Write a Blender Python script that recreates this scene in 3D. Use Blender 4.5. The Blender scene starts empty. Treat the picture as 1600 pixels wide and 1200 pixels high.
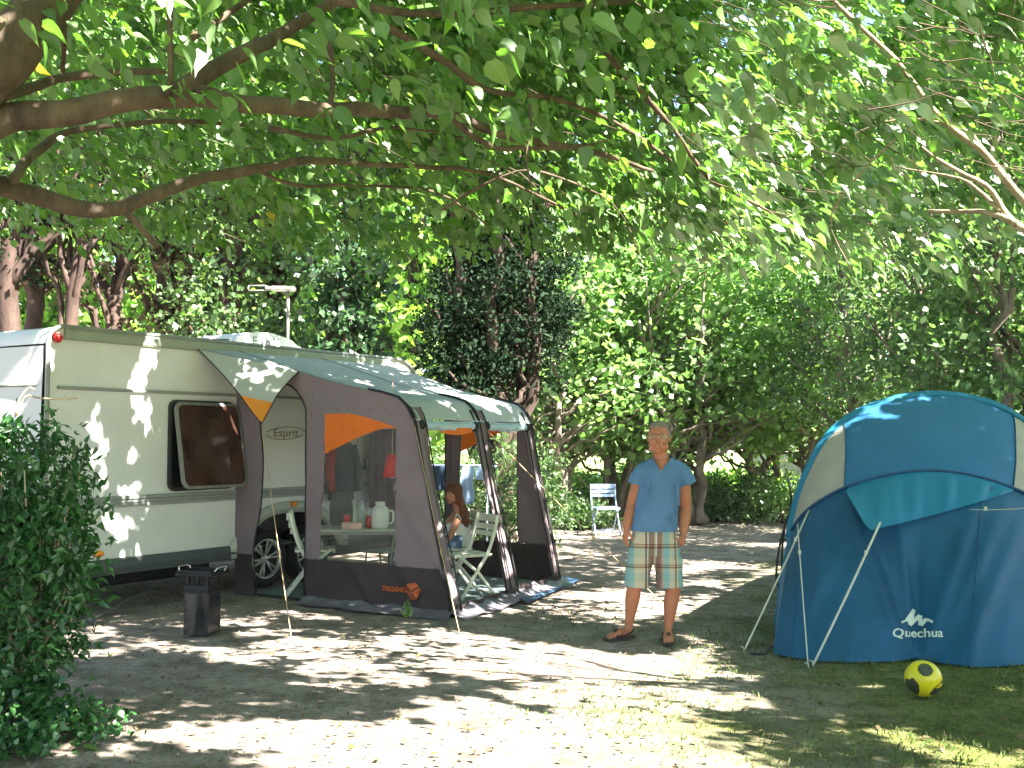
import bpy, bmesh, math, random
import numpy as np
from mathutils import Vector, Matrix, noise
random.seed(7)
rng = np.random.default_rng(11)
S = bpy.context.scene
COL = S.collection
# ------------------------------------------------------------------ camera
F = 1700.0                      # focal length in pixels of the 1600 wide picture
HOR = 686.0
PITCH = math.atan((HOR - 600) / F)
CZ = 1.6
cd = bpy.data.cameras.new("camera"); cam = bpy.data.objects.new("camera", cd); COL.objects.link(cam)
cd.sensor_width = 36; cd.lens = 36 * F / 1600; cd.clip_end = 600; cd.clip_start = 0.05
cam.location = (0, 0, CZ); cam.rotation_euler = (math.pi / 2 + PITCH, 0, 0)
S.camera = cam
# ------------------------------------------------------------------ sky, sun, exposure
SUN = Vector((0.52, -0.38, 0.77)).normalized()      # towards the sun
el = math.asin(SUN.z); az = math.atan2(SUN.x, SUN.y)
w = bpy.data.worlds.new("World"); S.world = w; w.use_nodes = True
nt = w.node_tree; nt.nodes.clear()
sky = nt.nodes.new('ShaderNodeTexSky'); sky.sky_type = 'NISHITA'; sky.sun_disc = False
sky.sun_elevation = el; sky.sun_rotation = az
bg = nt.nodes.new('ShaderNodeBackground'); bg.inputs['Strength'].default_value = 0.05
wo = nt.nodes.new('ShaderNodeOutputWorld')
nt.links.new(sky.outputs[0], bg.inputs[0]); nt.links.new(bg.outputs[0], wo.inputs[0])
ld = bpy.data.lights.new("sun", 'SUN'); ld.energy = 5.0; ld.angle = math.radians(0.5); ld.color = (1, 0.95, 0.86)
lo = bpy.data.objects.new("sun", ld); COL.objects.link(lo)
lo.rotation_euler = SUN.to_track_quat('Z', 'Y').to_euler(); lo.location = (8, -4, 14)
S.view_settings.view_transform = 'Standard'; S.view_settings.look = 'None'
S.view_settings.exposure = 3.35; S.view_settings.gamma = 1.0; S.view_settings.use_curve_mapping = False
S.render.engine = 'CYCLES'
S.cycles.max_bounces = 8; S.cycles.diffuse_bounces = 4; S.cycles.glossy_bounces = 3
S.cycles.transmission_bounces = 6; S.cycles.transparent_max_bounces = 12
S.cycles.use_denoising = True

# ------------------------------------------------------------------ projection helpers
cp, sp = math.cos(PITCH), math.sin(PITCH)
def ray(px, py):
    u = (px - 800) / F; v = (600 - py) / F
    return Vector((u, cp - v * sp, sp + v * cp))
def W(px, py, Y):
    d = ray(px, py); k = Y / d.y
    return Vector((d.x * k, Y, CZ + d.z * k))
def G(px, py, z=0.0):
    d = ray(px, py); k = (z - CZ) / d.z
    return Vector((d.x * k, d.y * k, z))

# ------------------------------------------------------------------ materials
MATS = {}
def newmat(name):
    m = bpy.data.materials.new(name); m.use_nodes = True
    n = m.node_tree; n.nodes.clear(); o = n.nodes.new('ShaderNodeOutputMaterial')
    MATS[name] = m
    return m, n, o
def pr(name, col, rough=0.6, metal=0.0, var=0.15, scale=8.0, bump=0.0, bscale=60.0, spec=0.4, sheen=0.0, trans=0.0):
    """principled with a noise tint and a fine bump"""
    m, n, o = newmat(name); L = n.links.new
    b = n.nodes.new('ShaderNodeBsdfPrincipled')
    b.inputs['Roughness'].default_value = rough; b.inputs['Metallic'].default_value = metal
    b.inputs['Specular IOR Level'].default_value = spec
    tc = n.nodes.new('ShaderNodeTexCoord')
    nz = n.nodes.new('ShaderNodeTexNoise'); nz.inputs['Scale'].default_value = scale; nz.inputs['Detail'].default_value = 5
    L(tc.outputs['Object'], nz.inputs['Vector'])
    cr = n.nodes.new('ShaderNodeValToRGB')
    c = Vector(col[:3])
    cr.color_ramp.elements[0].position = 0.3; cr.color_ramp.elements[1].position = 0.7
    cr.color_ramp.elements[0].color = (*(c * (1 - var)), 1); cr.color_ramp.elements[1].color = (*[min(1, x * (1 + var)) for x in c], 1)
    L(nz.outputs['Fac'], cr.inputs[0]); L(cr.outputs[0], b.inputs['Base Color'])
    if bump > 0:
        n2 = n.nodes.new('ShaderNodeTexNoise'); n2.inputs['Scale'].default_value = bscale; n2.inputs['Detail'].default_value = 4
        L(tc.outputs['Object'], n2.inputs['Vector'])
        bp = n.nodes.new('ShaderNodeBump'); bp.inputs['Strength'].default_value = bump; bp.inputs['Distance'].default_value = 0.02
        L(n2.outputs['Fac'], bp.inputs['Height']); L(bp.outputs[0], b.inputs['Normal'])
    if trans > 0:
        t = n.nodes.new('ShaderNodeBsdfTranslucent'); L(cr.outputs[0], t.inputs[0])
        mx = n.nodes.new('ShaderNodeMixShader'); mx.inputs[0].default_value = trans
        L(b.outputs[0], mx.inputs[1]); L(t.outputs[0], mx.inputs[2]); L(mx.outputs[0], o.inputs[0])
    else:
        L(b.outputs[0], o.inputs[0])
    return m
def leafmat(name, cols, tcol, trans=0.45, gloss=0.08, grough=0.4):
    rib = 'mulberry' in name
    m, n, o = newmat(name); L = n.links.new
    at = n.nodes.new('ShaderNodeAttribute'); at.attribute_name = 'rnd'
    cr = n.nodes.new('ShaderNodeValToRGB'); e = cr.color_ramp.elements
    while len(e) < len(cols): e.new(0.5)
    for i, c in enumerate(cols):
        e[i].position = i / (len(cols) - 1) if len(cols) < 4 else [0, .45, .93, 1][i]; e[i].color = (*c, 1)
    L(at.outputs['Fac'], cr.inputs[0])
    if rib:      # paler midrib
        a2 = n.nodes.new('ShaderNodeAttribute'); a2.attribute_name = 'edge'
        r2 = n.nodes.new('ShaderNodeValToRGB'); r2.color_ramp.elements[0].color = (1.9, 1.7, 1.9, 1); r2.color_ramp.elements[1].position = .14; r2.color_ramp.elements[1].color = (1, 1, 1, 1)
        L(a2.outputs['Fac'], r2.inputs[0]); mr = n.nodes.new('ShaderNodeMix'); mr.data_type = 'RGBA'; mr.blend_type = 'MULTIPLY'; mr.inputs[0].default_value = .8
        L(cr.outputs[0], mr.inputs[6]); L(r2.outputs[0], mr.inputs[7])
        cr_out = mr.outputs[2]
    else: cr_out = cr.outputs[0]
    d = n.nodes.new('ShaderNodeBsdfDiffuse'); L(cr_out, d.inputs[0])
    mu = n.nodes.new('ShaderNodeMix'); mu.data_type = 'RGBA'; mu.blend_type = 'MULTIPLY'; mu.inputs['Factor'].default_value = 1
    L(cr.outputs[0], mu.inputs[6]); mu.inputs[7].default_value = (*tcol, 1)
    t = n.nodes.new('ShaderNodeBsdfTranslucent'); L(mu.outputs[2], t.inputs[0])
    mx = n.nodes.new('ShaderNodeMixShader'); mx.inputs[0].default_value = trans
    L(d.outputs[0], mx.inputs[1]); L(t.outputs[0], mx.inputs[2])
    g = n.nodes.new('ShaderNodeBsdfGlossy'); g.inputs['Roughness'].default_value = grough; g.inputs['Color'].default_value = (1, 1, 1, 1)
    m2 = n.nodes.new('ShaderNodeMixShader'); m2.inputs[0].default_value = gloss * .5; L(mx.outputs[0], m2.inputs[1]); L(g.outputs[0], m2.inputs[2])
    L(m2.outputs[0], o.inputs[0])
    return m
def barkmat(name, c1, c2, scale=6.0):
    m, n, o = newmat(name); L = n.links.new
    b = n.nodes.new('ShaderNodeBsdfPrincipled'); b.inputs['Roughness'].default_value = 0.9
    b.inputs['Specular IOR Level'].default_value = 0.2
    tc = n.nodes.new('ShaderNodeTexCoord'); mp_ = n.nodes.new('ShaderNodeMapping'); mp_.inputs['Scale'].default_value = (1, 1, 0.35)
    L(tc.outputs['Object'], mp_.inputs[0])
    nz = n.nodes.new('ShaderNodeTexNoise'); nz.inputs['Scale'].default_value = scale; nz.inputs['Detail'].default_value = 8; nz.inputs['Roughness'].default_value = .7
    L(mp_.outputs[0], nz.inputs['Vector'])
    cr = n.nodes.new('ShaderNodeValToRGB'); e = cr.color_ramp.elements
    e[0].position = .35; e[1].position = .68; e[0].color = (*c1, 1); e[1].color = (*c2, 1)
    L(nz.outputs['Fac'], cr.inputs[0]); L(cr.outputs[0], b.inputs['Base Color'])
    bp = n.nodes.new('ShaderNodeBump'); bp.inputs['Strength'].default_value = .8; bp.inputs['Distance'].default_value = .02
    L(nz.outputs['Fac'], bp.inputs['Height']); L(bp.outputs[0], b.inputs['Normal']); L(b.outputs[0], o.inputs[0])
    return m
def glassmat(name, tint, clear=0.7, rough=0.05):
    """thin clear film: mostly see-through with reflections"""
    m, n, o = newmat(name); L = n.links.new
    t = n.nodes.new('ShaderNodeBsdfTransparent'); t.inputs[0].default_value = (*tint, 1)
    b = n.nodes.new('ShaderNodeBsdfPrincipled'); b.inputs['Base Color'].default_value = (.55, .55, .5, 1); b.inputs['Roughness'].default_value = rough
    tc = n.nodes.new('ShaderNodeTexCoord'); nz = n.nodes.new('ShaderNodeTexNoise'); nz.inputs['Scale'].default_value = 9
    mp_ = n.nodes.new('ShaderNodeMapping'); mp_.inputs['Rotation'].default_value = (0, .7, .5); mp_.inputs['Scale'].default_value = (1, 1, .25)
    L(tc.outputs['Object'], mp_.inputs[0]); L(mp_.outputs[0], nz.inputs['Vector'])
    bp = n.nodes.new('ShaderNodeBump'); bp.inputs['Strength'].default_value = .35; bp.inputs['Distance'].default_value = .03
    L(nz.outputs['Fac'], bp.inputs['Height']); L(bp.outputs[0], b.inputs['Normal'])
    mx = n.nodes.new('ShaderNodeMixShader'); mx.inputs[0].default_value = 1 - clear
    L(t.outputs[0], mx.inputs[1]); L(b.outputs[0], mx.inputs[2]); L(mx.outputs[0], o.inputs[0])
    return m

pr('caravan_white', (.585, .60, .57), .35, var=.05, scale=3, spec=.4, bump=.03, bscale=25)
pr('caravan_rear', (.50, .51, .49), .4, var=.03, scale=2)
pr('roof_trim', (.26, .30, .24), .5, var=.08)
pr('rail_grey', (.22, .24, .22), .45, var=.1)
pr('skirt_grey', (.06, .07, .07), .55, var=.12)
pr('black_plastic', (.006, .006, .007), .45, var=.2)
pr('black_gloss', (.012, .014, .018), .22, var=.2, bump=.1, bscale=12)
pr('tyre', (.014, .014, .014), .8, var=.2, bump=.2)
pr('alloy', (.5, .5, .47), .35, metal=.6, var=.1)
pr('arch_trim', (.38, .40, .34), .45, var=.06)
pr('amber', (.85, .26, .01), .25, var=.1)
pr('red_lens', (.45, .015, .015), .25, var=.1)
pr('emblem_brown', (.20, .16, .11), .5, var=.05)
pr('chrome', (.6, .6, .6), .25, metal=.8, var=.05)
pr('white_plastic', (.7, .72, .7), .4, var=.05)
pr('aerial_grey', (.28, .26, .23), .5)
pr('vent_dark', (.05, .06, .06), .6)
pr('tinted_window', (.045, .022, .015), .06, var=.5, scale=4, spec=.7)
pr('tinted_frame', (.03, .03, .032), .4)
pr('rubber_grey', (.16, .165, .15), .5)
pr('aw_roof', (.41, .44, .41), .75, var=.06, scale=3, bump=.08, bscale=40, trans=.12)
pr('aw_roof_blue', (.34, .44, .47), .6, var=.12, scale=5, bump=.2, bscale=20)
pr('aw_brown', (.175, .135, .145), .85, var=.06, scale=5, bump=.08, bscale=60)
pr('aw_dark', (.034, .023, .024), .7, var=.2, scale=6, bump=.25, bscale=9)
pr('aw_black', (.012, .012, .014), .75, var=.2)
pr('aw_orange', (.66, .145, .012), .8, var=.06, trans=.15)
pr('aw_orange_dull', (.40, .085, .02), .8, var=.5, scale=50)
pr('aw_orange_pale', (.72, .26, .03), .8, var=.05, trans=.15)
pr('mud_flap', (.15, .135, .16), .4, var=.3, scale=7, bump=.5, bscale=9, spec=.5)
pr('ground_sheet', (.13, .17, .18), .6, var=.15, bump=.3, bscale=8)
pr('blue_tarp', (.05, .10, .19), .45, var=.2, bump=.4, bscale=8)
glassmat('clear_film', (.92, .92, .87), .92, .1)
pr('rope_tan', (.42, .28, .16), .8)
pr('rope_pale', (.50, .50, .42), .8)
pr('chair_white_shaded', (.36, .47, .64), .45, var=.05)  # white darkened and blued, the far chair's shade is in the colour
pr('chair_cream', (.62, .63, .52), .45, var=.05)
pr('table_top', (.38, .42, .38), .5, var=.1)
pr('table_leg', (.20, .21, .2), .45, metal=.4)
pr('can_red', (.55, .02, .012), .3)
pr('box_pink', (.62, .42, .36), .6, var=.2)
pr('lamp_red', (.95, .05, .04), .5, trans=.6, var=.03)
pr('cloth_purple', (.075, .045, .055), .9, var=.25)
pr('cloth_black', (.03, .035, .04), .8, var=.2)
pr('cloth_red', (.28, .02, .02), .8, var=.2)
pr('towel_blue', (.36, .50, .78), .9, var=.1, bump=.4, bscale=40)
pr('towel_navy', (.04, .07, .13), .9, var=.1)
pr('bottle_clear', (.45, .55, .58), .15, var=.1)
pr('pack_dark', (.05, .065, .06), .8, var=.15)
pr('skin', (.36, .14, .075), .55, var=.10, scale=14, spec=.3)
pr('skin_girl', (.42, .19, .12), .55, var=.06, scale=14, spec=.3)
pr('lips', (.26, .06, .05), .5)
pr('teeth', (.6, .55, .5), .4)
pr('eye_dark', (.03, .02, .015), .3)
pr('hair_grey', (.17, .15, .13), .8, var=.35, scale=60, bump=.5, bscale=120)
pr('hair_auburn', (.13, .045, .018), .55, var=.5, scale=30, bump=.5, bscale=90)
pr('tshirt_blue', (.07, .16, .29), .9, var=.12, scale=7, bump=.9, bscale=9)
pr('tshirt_print', (.10, .19, .32), .9)
pr('top_white', (.7, .72, .68), .8, var=.05)
pr('denim', (.08, .12, .2), .9)
pr('sandal', (.035, .024, .02), .7)
pr('glasses_wire', (.55, .5, .38), .25, metal=.7)
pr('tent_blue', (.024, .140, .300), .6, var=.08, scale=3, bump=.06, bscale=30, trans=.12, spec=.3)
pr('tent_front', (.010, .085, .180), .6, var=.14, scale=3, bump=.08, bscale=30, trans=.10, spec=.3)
pr('tent_teal', (.010, .175, .320), .6, var=.05, trans=.15)
pr('tent_edge', (.010, .060, .16), .6)
pr('tent_beige', (.34, .33, .29), .75, var=.06, bump=.06, trans=.12)
pr('logo_white', (.58, .64, .58), .7, var=.05)
pr('pole_black', (.012, .016, .016), .5)
pr('stone', (.34, .32, .29), .9, var=.25, bump=.6, bscale=12)
pr('terracotta', (.45, .15, .07), .8)
pr('soil', (.05, .035, .025), .9)
pr('wood_pale', (.42, .33, .22), .8, var=.2)
pr('leaf_yellow', (.6, .5, .04), .6)
pr('berry', (.42, .07, .02), .5)
barkmat('bark_mulberry', (.055, .040, .030), (.155, .112, .078), 9)
barkmat('bark_pale', (.16, .13, .09), (.36, .30, .2), 9)
barkmat('bark_cypress', (.030, .020, .017), (.11, .072, .058), 5)
barkmat('bark_fig', (.075, .058, .05), (.30, .25, .21), 5)
barkmat('bark_dark', (.035, .025, .02), (.10, .07, .055), 5)
leafmat('leaf_mulberry', [(.045, .105, .020), (.070, .150, .030), (.11, .20, .05), (.16, .24, .05)], (1.8, 2.1, .7), .5, .12, .5)
leafmat('leaf_mulberry_sunlit', [(.06, .135, .03), (.09, .19, .04), (.15, .27, .07), (.22, .32, .11)], (1.6, 1.9, .8), .42, .36, .5)  # lit copy of the mulberry leaf, sun glare put into paler colour and gloss
leafmat('leaf_yellowed', [(.55, .48, .05), (.6, .5, .06)], (1.2, 1.2, .8), .4, .05, .5)
leafmat('leaf_fig', [(.10, .19, .06), (.16, .27, .09), (.28, .40, .18)], (1.5, 1.7, .9), .55, .08, .5)
leafmat('leaf_ivy', [(.018, .05, .02), (.035, .08, .03), (.08, .15, .07)], (1.3, 1.6, .8), .25, .09, .35)
leafmat('leaf_cypress', [(.008, .020, .010), (.013, .030, .014), (.024, .042, .02)], (1.2, 1.4, .8), .15, .01, .7)
leafmat('leaf_drybrown', [(.13, .085, .06), (.08, .09, .04), (.24, .17, .125)], (1.2, 1.2, .8), .25, .03, .6)
leafmat('leaf_oak', [(.05, .095, .04), (.085, .15, .055), (.17, .25, .12)], (1.6, 1.9, .8), .35, .06, .45)
leafmat('leaf_far', [(.12, .23, .04), (.18, .32, .06), (.28, .40, .10)], (1.6, 1.8, .7), .4, .04, .5)
leafmat('leaf_laurel', [(.020, .065, .02), (.03, .10, .026), (.06, .16, .045)], (1.4, 1.8, .8), .3, .09, .32)
leafmat('leaf_litter', [(.10, .07, .04), (.17, .12, .07), (.07, .10, .03)], (1, 1, 1), .1, .02, .6)
leafmat('grass_blade', [(.05, .09, .02), (.08, .13, .03), (.14, .17, .06)], (1.4, 1.5, .8), .3, .03, .5)

def groundmat():
    m, n, o = newmat('ground_soil'); L = n.links.new
    b = n.nodes.new('ShaderNodeBsdfPrincipled'); b.inputs['Roughness'].default_value = .95; b.inputs['Specular IOR Level'].default_value = .15
    tc = n.nodes.new('ShaderNodeTexCoord')
    def nz(sc, det=6, ro=.6):
        a = n.nodes.new('ShaderNodeTexNoise'); a.inputs['Scale'].default_value = sc; a.inputs['Detail'].default_value = det; a.inputs['Roughness'].default_value = ro
        L(tc.outputs['Object'], a.inputs['Vector']); return a.outputs['Fac']
    def ramp(f, stops):
        cr = n.nodes.new('ShaderNodeValToRGB'); e = cr.color_ramp.elements
        while len(e) < len(stops): e.new(.5)
        for i, (p, c) in enumerate(stops): e[i].position = p; e[i].color = (*c, 1)
        L(f, cr.inputs[0]); return cr.outputs[0]
    def mix(f, a, c):
        x = n.nodes.new('ShaderNodeMix'); x.data_type = 'RGBA'; L(f, x.inputs[0]); L(a, x.inputs[6]); L(c, x.inputs[7]); return x.outputs[2]
    grav = ramp(nz(45, 8, .75), [(.3, (.18, .14, .115)), (.5, (.34, .285, .245)), (.72, (.50, .44, .40))])
    moss = ramp(nz(38, 8, .75), [(.3, (.075, .085, .025)), (.5, (.17, .19, .055)), (.72, (.28, .28, .11))])
    # moss follows where feet do not tread: more in the near right part
    sx = n.nodes.new('ShaderNodeSeparateXYZ'); L(tc.outputs['Object'], sx.inputs[0])
    def math_(op, a, bb):
        x = n.nodes.new('ShaderNodeMath'); x.operation = op
        for i, q in enumerate((a, bb)):
            if isinstance(q, (int, float)): x.inputs[i].default_value = q
            else: L(q, x.inputs[i])
        return x.outputs[0]
    gx = math_('MULTIPLY', sx.outputs[0], .085)
    gy = math_('MULTIPLY', sx.outputs[1], -.085)
    t = math_('ADD', math_('ADD', math_('MULTIPLY', gx, 3.0), gy), .80)
    t = math_('ADD', t, math_('MULTIPLY', math_('SUBTRACT', nz(.9, 5, .6), .5), 1.7))
    x = n.nodes.new('ShaderNodeClamp'); L(math_('MULTIPLY', math_('SUBTRACT', t, .3), 1.6), x.inputs[0])
    col = mix(x.outputs[0], grav, moss)
    # pale pebbles and dark crumbs
    vo = n.nodes.new('ShaderNodeTexVoronoi'); vo.inputs['Scale'].default_value = 55; L(tc.outputs['Object'], vo.inputs['Vector'])
    crumb = ramp(vo.outputs['Distance'], [(.0, (.5, .5, .5)), (.12, (1, 1, 1)), (.6, (1, 1, 1))])
    mm = n.nodes.new('ShaderNodeMix'); mm.data_type = 'RGBA'; mm.blend_type = 'MULTIPLY'; mm.inputs[0].default_value = .8
    L(col, mm.inputs[6]); L(crumb, mm.inputs[7])
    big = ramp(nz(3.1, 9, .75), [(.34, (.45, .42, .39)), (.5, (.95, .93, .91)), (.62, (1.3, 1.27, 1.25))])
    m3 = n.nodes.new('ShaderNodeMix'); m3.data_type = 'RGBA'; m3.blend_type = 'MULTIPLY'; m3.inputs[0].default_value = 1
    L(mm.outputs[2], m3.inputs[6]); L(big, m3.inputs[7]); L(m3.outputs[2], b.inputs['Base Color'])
    bp = n.nodes.new('ShaderNodeBump'); bp.inputs['Strength'].default_value = .9; bp.inputs['Distance'].default_value = .05
    L(nz(22, 10, .85), bp.inputs['Height']); L(bp.outputs[0], b.inputs['Normal']); L(b.outputs[0], o.inputs[0])
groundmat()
pr('lawn_green', (.17, .26, .06), .9, var=.25, scale=3, bump=.5, bscale=20)

def plaidmat():
    """checked cotton: stripes along x and z of the garment"""
    m, n, o = newmat('plaid'); L = n.links.new
    b = n.nodes.new('ShaderNodeBsdfPrincipled'); b.inputs['Roughness'].default_value = .9; b.inputs['Specular IOR Level'].default_value = .2
    tc = n.nodes.new('ShaderNodeTexCoord'); sx = n.nodes.new('ShaderNodeSeparateXYZ'); L(tc.outputs['Object'], sx.inputs[0])
    def rng_(src, a, c):
        r = n.nodes.new('ShaderNodeMapRange'); r.inputs[1].default_value = a; r.inputs[2].default_value = c; L(src, r.inputs[0]); return r.outputs[0]
    T = (.20, .32, .31); Bg = (.40, .36, .27); Dk = (.15, .10, .085); Wh = (.5, .47, .42); Br = (.20, .13, .105); Pk = (.36, .24, .19)
    st = [(0, T), (.13, Bg), (.33, Dk), (.37, Wh), (.39, Br), (.50, Bg), (.53, Wh), (.545, Br), (.63, Pk), (.66, T), (.77, Bg), (.87, Br), (.90, Bg), (.94, T)]
    cr = n.nodes.new('ShaderNodeValToRGB'); cr.color_ramp.interpolation = 'CONSTANT'; e = cr.color_ramp.elements
    while len(e) < len(st): e.new(.5)
    for i, (p, c) in enumerate(st): e[i].position = p; e[i].color = (*c, 1)
    L(rng_(sx.outputs[0], -.215, .215), cr.inputs[0])
    K = (1, 1, 1)
    s2 = [(0, K), (.12, (.8, .95, 1)), (.26, K), (.33, (.45, .36, .32)), (.355, (.9, .8, .75)), (.375, (.55, .46, .42)), (.39, K), (.5, (.8, .95, 1)), (.64, (.45, .36, .32)), (.665, (.9, .8, .75)), (.69, (.55, .46, .42)), (.71, K), (.85, (.85, .95, .98))]
    c2 = n.nodes.new('ShaderNodeValToRGB'); c2.color_ramp.interpolation = 'CONSTANT'; e = c2.color_ramp.elements
    while len(e) < len(s2): e.new(.5)
    for i, (p, c) in enumerate(s2): e[i].position = p; e[i].color = (*c, 1)
    L(rng_(sx.outputs[2], .42, .92), c2.inputs[0])
    mm = n.nodes.new('ShaderNodeMix'); mm.data_type = 'RGBA'; mm.blend_type = 'MULTIPLY'; mm.inputs[0].default_value = 1
    L(cr.outputs[0], mm.inputs[6]); L(c2.outputs[0], mm.inputs[7]); L(mm.outputs[2], b.inputs['Base Color'])
    L(b.outputs[0], o.inputs[0])
plaidmat()

# ------------------------------------------------------------------ object helpers
XF = {}   # world matrix of every empty root
def tag(o, label=None, cat=None, group=None, kind=None):
    if label: o['label'] = label
    if cat: o['category'] = cat
    if group: o['group'] = group
    if kind: o['kind'] = kind
    return o
def empty(name, loc, label, cat, group=None, rz=0):
    o = bpy.data.objects.new(name, None); COL.objects.link(o); o.empty_display_size = .1
    o.location = loc; o.rotation_euler = (0, 0, rz)
    XF[o] = Matrix.Translation(Vector(loc)) @ Matrix.Rotation(rz, 4, 'Z')
    return tag(o, label, cat, group)
def root_of(o):
    while o.parent: o = o.parent
    return o
def set_local(verts, parent, origin):
    """world vertices -> coordinates of the object they go in"""
    if parent is not None:
        Mi = XF.get(root_of(parent), Matrix()).inverted()
        return [Mi @ Vector(v) for v in verts], None
    if origin is None:
        return [Vector(v) for v in verts], None
    og = Vector(origin)
    return [Vector(v) - og for v in verts], og
class MB:
    def __init__(s): s.v = []; s.f = []; s.m = []; s.smooth = []
    def add(s, vs, fs, m=0, sm=False):
        b = len(s.v); s.v += [Vector(v) for v in vs]
        for f in fs: s.f.append([b + i for i in f]); s.m.append(m); s.smooth.append(sm)
        return s
    def box(s, c, size, rot=None, m=0, bev=0.0):
        hx, hy, hz = [q / 2 for q in size]; c = Vector(c)
        b = min(bev, hx * .9, hy * .9, hz * .9)
        R = rot if rot is not None else Matrix.Identity(3)
        if b <= 0:
            vs = [(x, y, z) for x in (-hx, hx) for y in (-hy, hy) for z in (-hz, hz)]
            fs = [(0, 1, 3, 2), (4, 6, 7, 5), (0, 4, 5, 1), (2, 3, 7, 6), (0, 2, 6, 4), (1, 5, 7, 3)]
            return s.add([c + R @ Vector(v) for v in vs], fs, m)
        bm = bmesh.new(); bmesh.ops.create_cube(bm, size=1)
        for v in bm.verts: v.co = Vector((v.co.x * 2 * hx, v.co.y * 2 * hy, v.co.z * 2 * hz))
        bmesh.ops.bevel(bm, geom=bm.edges[:], offset=b, segments=2, affect='EDGES', profile=.6)
        bm.verts.ensure_lookup_table(); bm.verts.index_update()
        s.add([c + R @ v.co for v in bm.verts], [[v.index for v in f.verts] for f in bm.faces], m); bm.free()
        return s
    def tube(s, pts, r, n=8, m=0, cap=True, sm=True):
        pts = [Vector(p) for p in pts]; k = len(pts)
        rs = r if isinstance(r, (list, tuple)) else [r] * k
        up = None; vs = []
        for i, p in enumerate(pts):
            t = (pts[min(i + 1, k - 1)] - pts[max(i - 1, 0)])
            if t.length < 1e-9: t = Vector((0, 0, 1))
            t.normalize()
            if up is None:
                a = Vector((0, 0, 1)) if abs(t.z) < .9 else Vector((1, 0, 0)); up = a.cross(t).normalized()
            up = (up - t * up.dot(t)); up = up.normalized() if up.length > 1e-6 else t.orthogonal().normalized()
            w_ = t.cross(up); rr = rs[i]
            rx, ry = rr if isinstance(rr, tuple) else (rr, rr)
            for j in range(n):
                a = 2 * math.pi * j / n; vs.append(p + up * math.cos(a) * rx + w_ * math.sin(a) * ry)
        fs = [(i * n + j, i * n + (j + 1) % n, (i + 1) * n + (j + 1) % n, (i + 1) * n + j) for i in range(k - 1) for j in range(n)]
        if cap: fs += [list(range(n))[::-1], [(k - 1) * n + j for j in range(n)]]
        return s.add(vs, fs, m, sm)
    def sections(s, secs, n=24, m=0, sm=True, ex=2.0):
        """closed loft of horizontal (super)ellipses (cx,cy,cz,rx,ry)"""
        vs = []
        for (cx, cy, cz, rx, ry) in secs:
            for j in range(n):
                a = 2 * math.pi * j / n; c_, s_ = math.cos(a), math.sin(a)
                vs.append((cx + rx * math.copysign(abs(c_) ** (2 / ex), c_), cy + ry * math.copysign(abs(s_) ** (2 / ex), s_), cz))
        k = len(secs)
        fs = [(i * n + j, i * n + (j + 1) % n, (i + 1) * n + (j + 1) % n, (i + 1) * n + j) for i in range(k - 1) for j in range(n)]
        fs += [list(range(n))[::-1], [(k - 1) * n + j for j in range(n)]]
        return s.add(vs, fs, m, sm)
    def ball(s, c, r, n=16, m=0, rot=None):
        c = Vector(c); rx, ry, rz = r if isinstance(r, (tuple, list)) else (r, r, r); h = n // 2
        R = rot if rot is not None else Matrix.Identity(3)
        vs = [c + R @ Vector((0, 0, rz))]
        for i in range(1, h):
            th = math.pi * i / h
            for j in range(n):
                a = 2 * math.pi * j / n
                vs.append(c + R @ Vector((rx * math.sin(th) * math.cos(a), ry * math.sin(th) * math.sin(a), rz * math.cos(th))))
        vs.append(c + R @ Vector((0, 0, -rz)))
        fs = [(0, 1 + j, 1 + (j + 1) % n) for j in range(n)]
        for i in range(h - 2):
            for j in range(n): fs.append((1 + i * n + j, 1 + (i + 1) * n + j, 1 + (i + 1) * n + (j + 1) % n, 1 + i * n + (j + 1) % n))
        l = len(vs) - 1
        fs += [(l, 1 + (h - 2) * n + (j + 1) % n, 1 + (h - 2) * n + j) for j in range(n)]
        return s.add(vs, fs, m, True)
    def lathe(s, c, prof, n=24, m=0, axis=None):
        c = Vector(c); q = Vector(axis).to_track_quat('Z', 'Y').to_matrix() if axis is not None else Matrix.Identity(3)
        vs = [c + q @ Vector((r * math.cos(2 * math.pi * j / n), r * math.sin(2 * math.pi * j / n), z)) for r, z in prof for j in range(n)]
        k = len(prof)
        fs = [(i * n + j, i * n + (j + 1) % n, (i + 1) * n + (j + 1) % n, (i + 1) * n + j) for i in range(k - 1) for j in range(n)]
        if prof[0][0] > 1e-4: fs.append(list(range(n))[::-1])
        if prof[-1][0] > 1e-4: fs.append([(k - 1) * n + j for j in range(n)])
        return s.add(vs, fs, m, True)
    def grid(s, fn, nu, nv, m=0, sm=True):
        vs = [fn(i / nu, j / nv) for i in range(nu + 1) for j in range(nv + 1)]; k = nv + 1
        fs = [(i * k + j, (i + 1) * k + j, (i + 1) * k + j + 1, i * k + j + 1) for i in range(nu) for j in range(nv)]
        if callable(m):
            b = len(s.v); s.v += [Vector(v) for v in vs]
            for q, f in enumerate(fs):
                i, j = divmod(q, nv); s.f.append([b + x for x in f]); s.m.append(m((i + .5) / nu, (j + .5) / nv)); s.smooth.append(sm)
            return s
        return s.add(vs, fs, m, sm)
    def prism(s, pts, d, m=0):
        """closed polygon extruded by vector d"""
        pts = [Vector(p) for p in pts]; d = Vector(d); k = len(pts)
        fs = [list(range(k))[::-1], [k + i for i in range(k)]] + [(i, (i + 1) % k, k + (i + 1) % k, k + i) for i in range(k)]
        return s.add(pts + [p + d for p in pts], fs, m)
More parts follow.
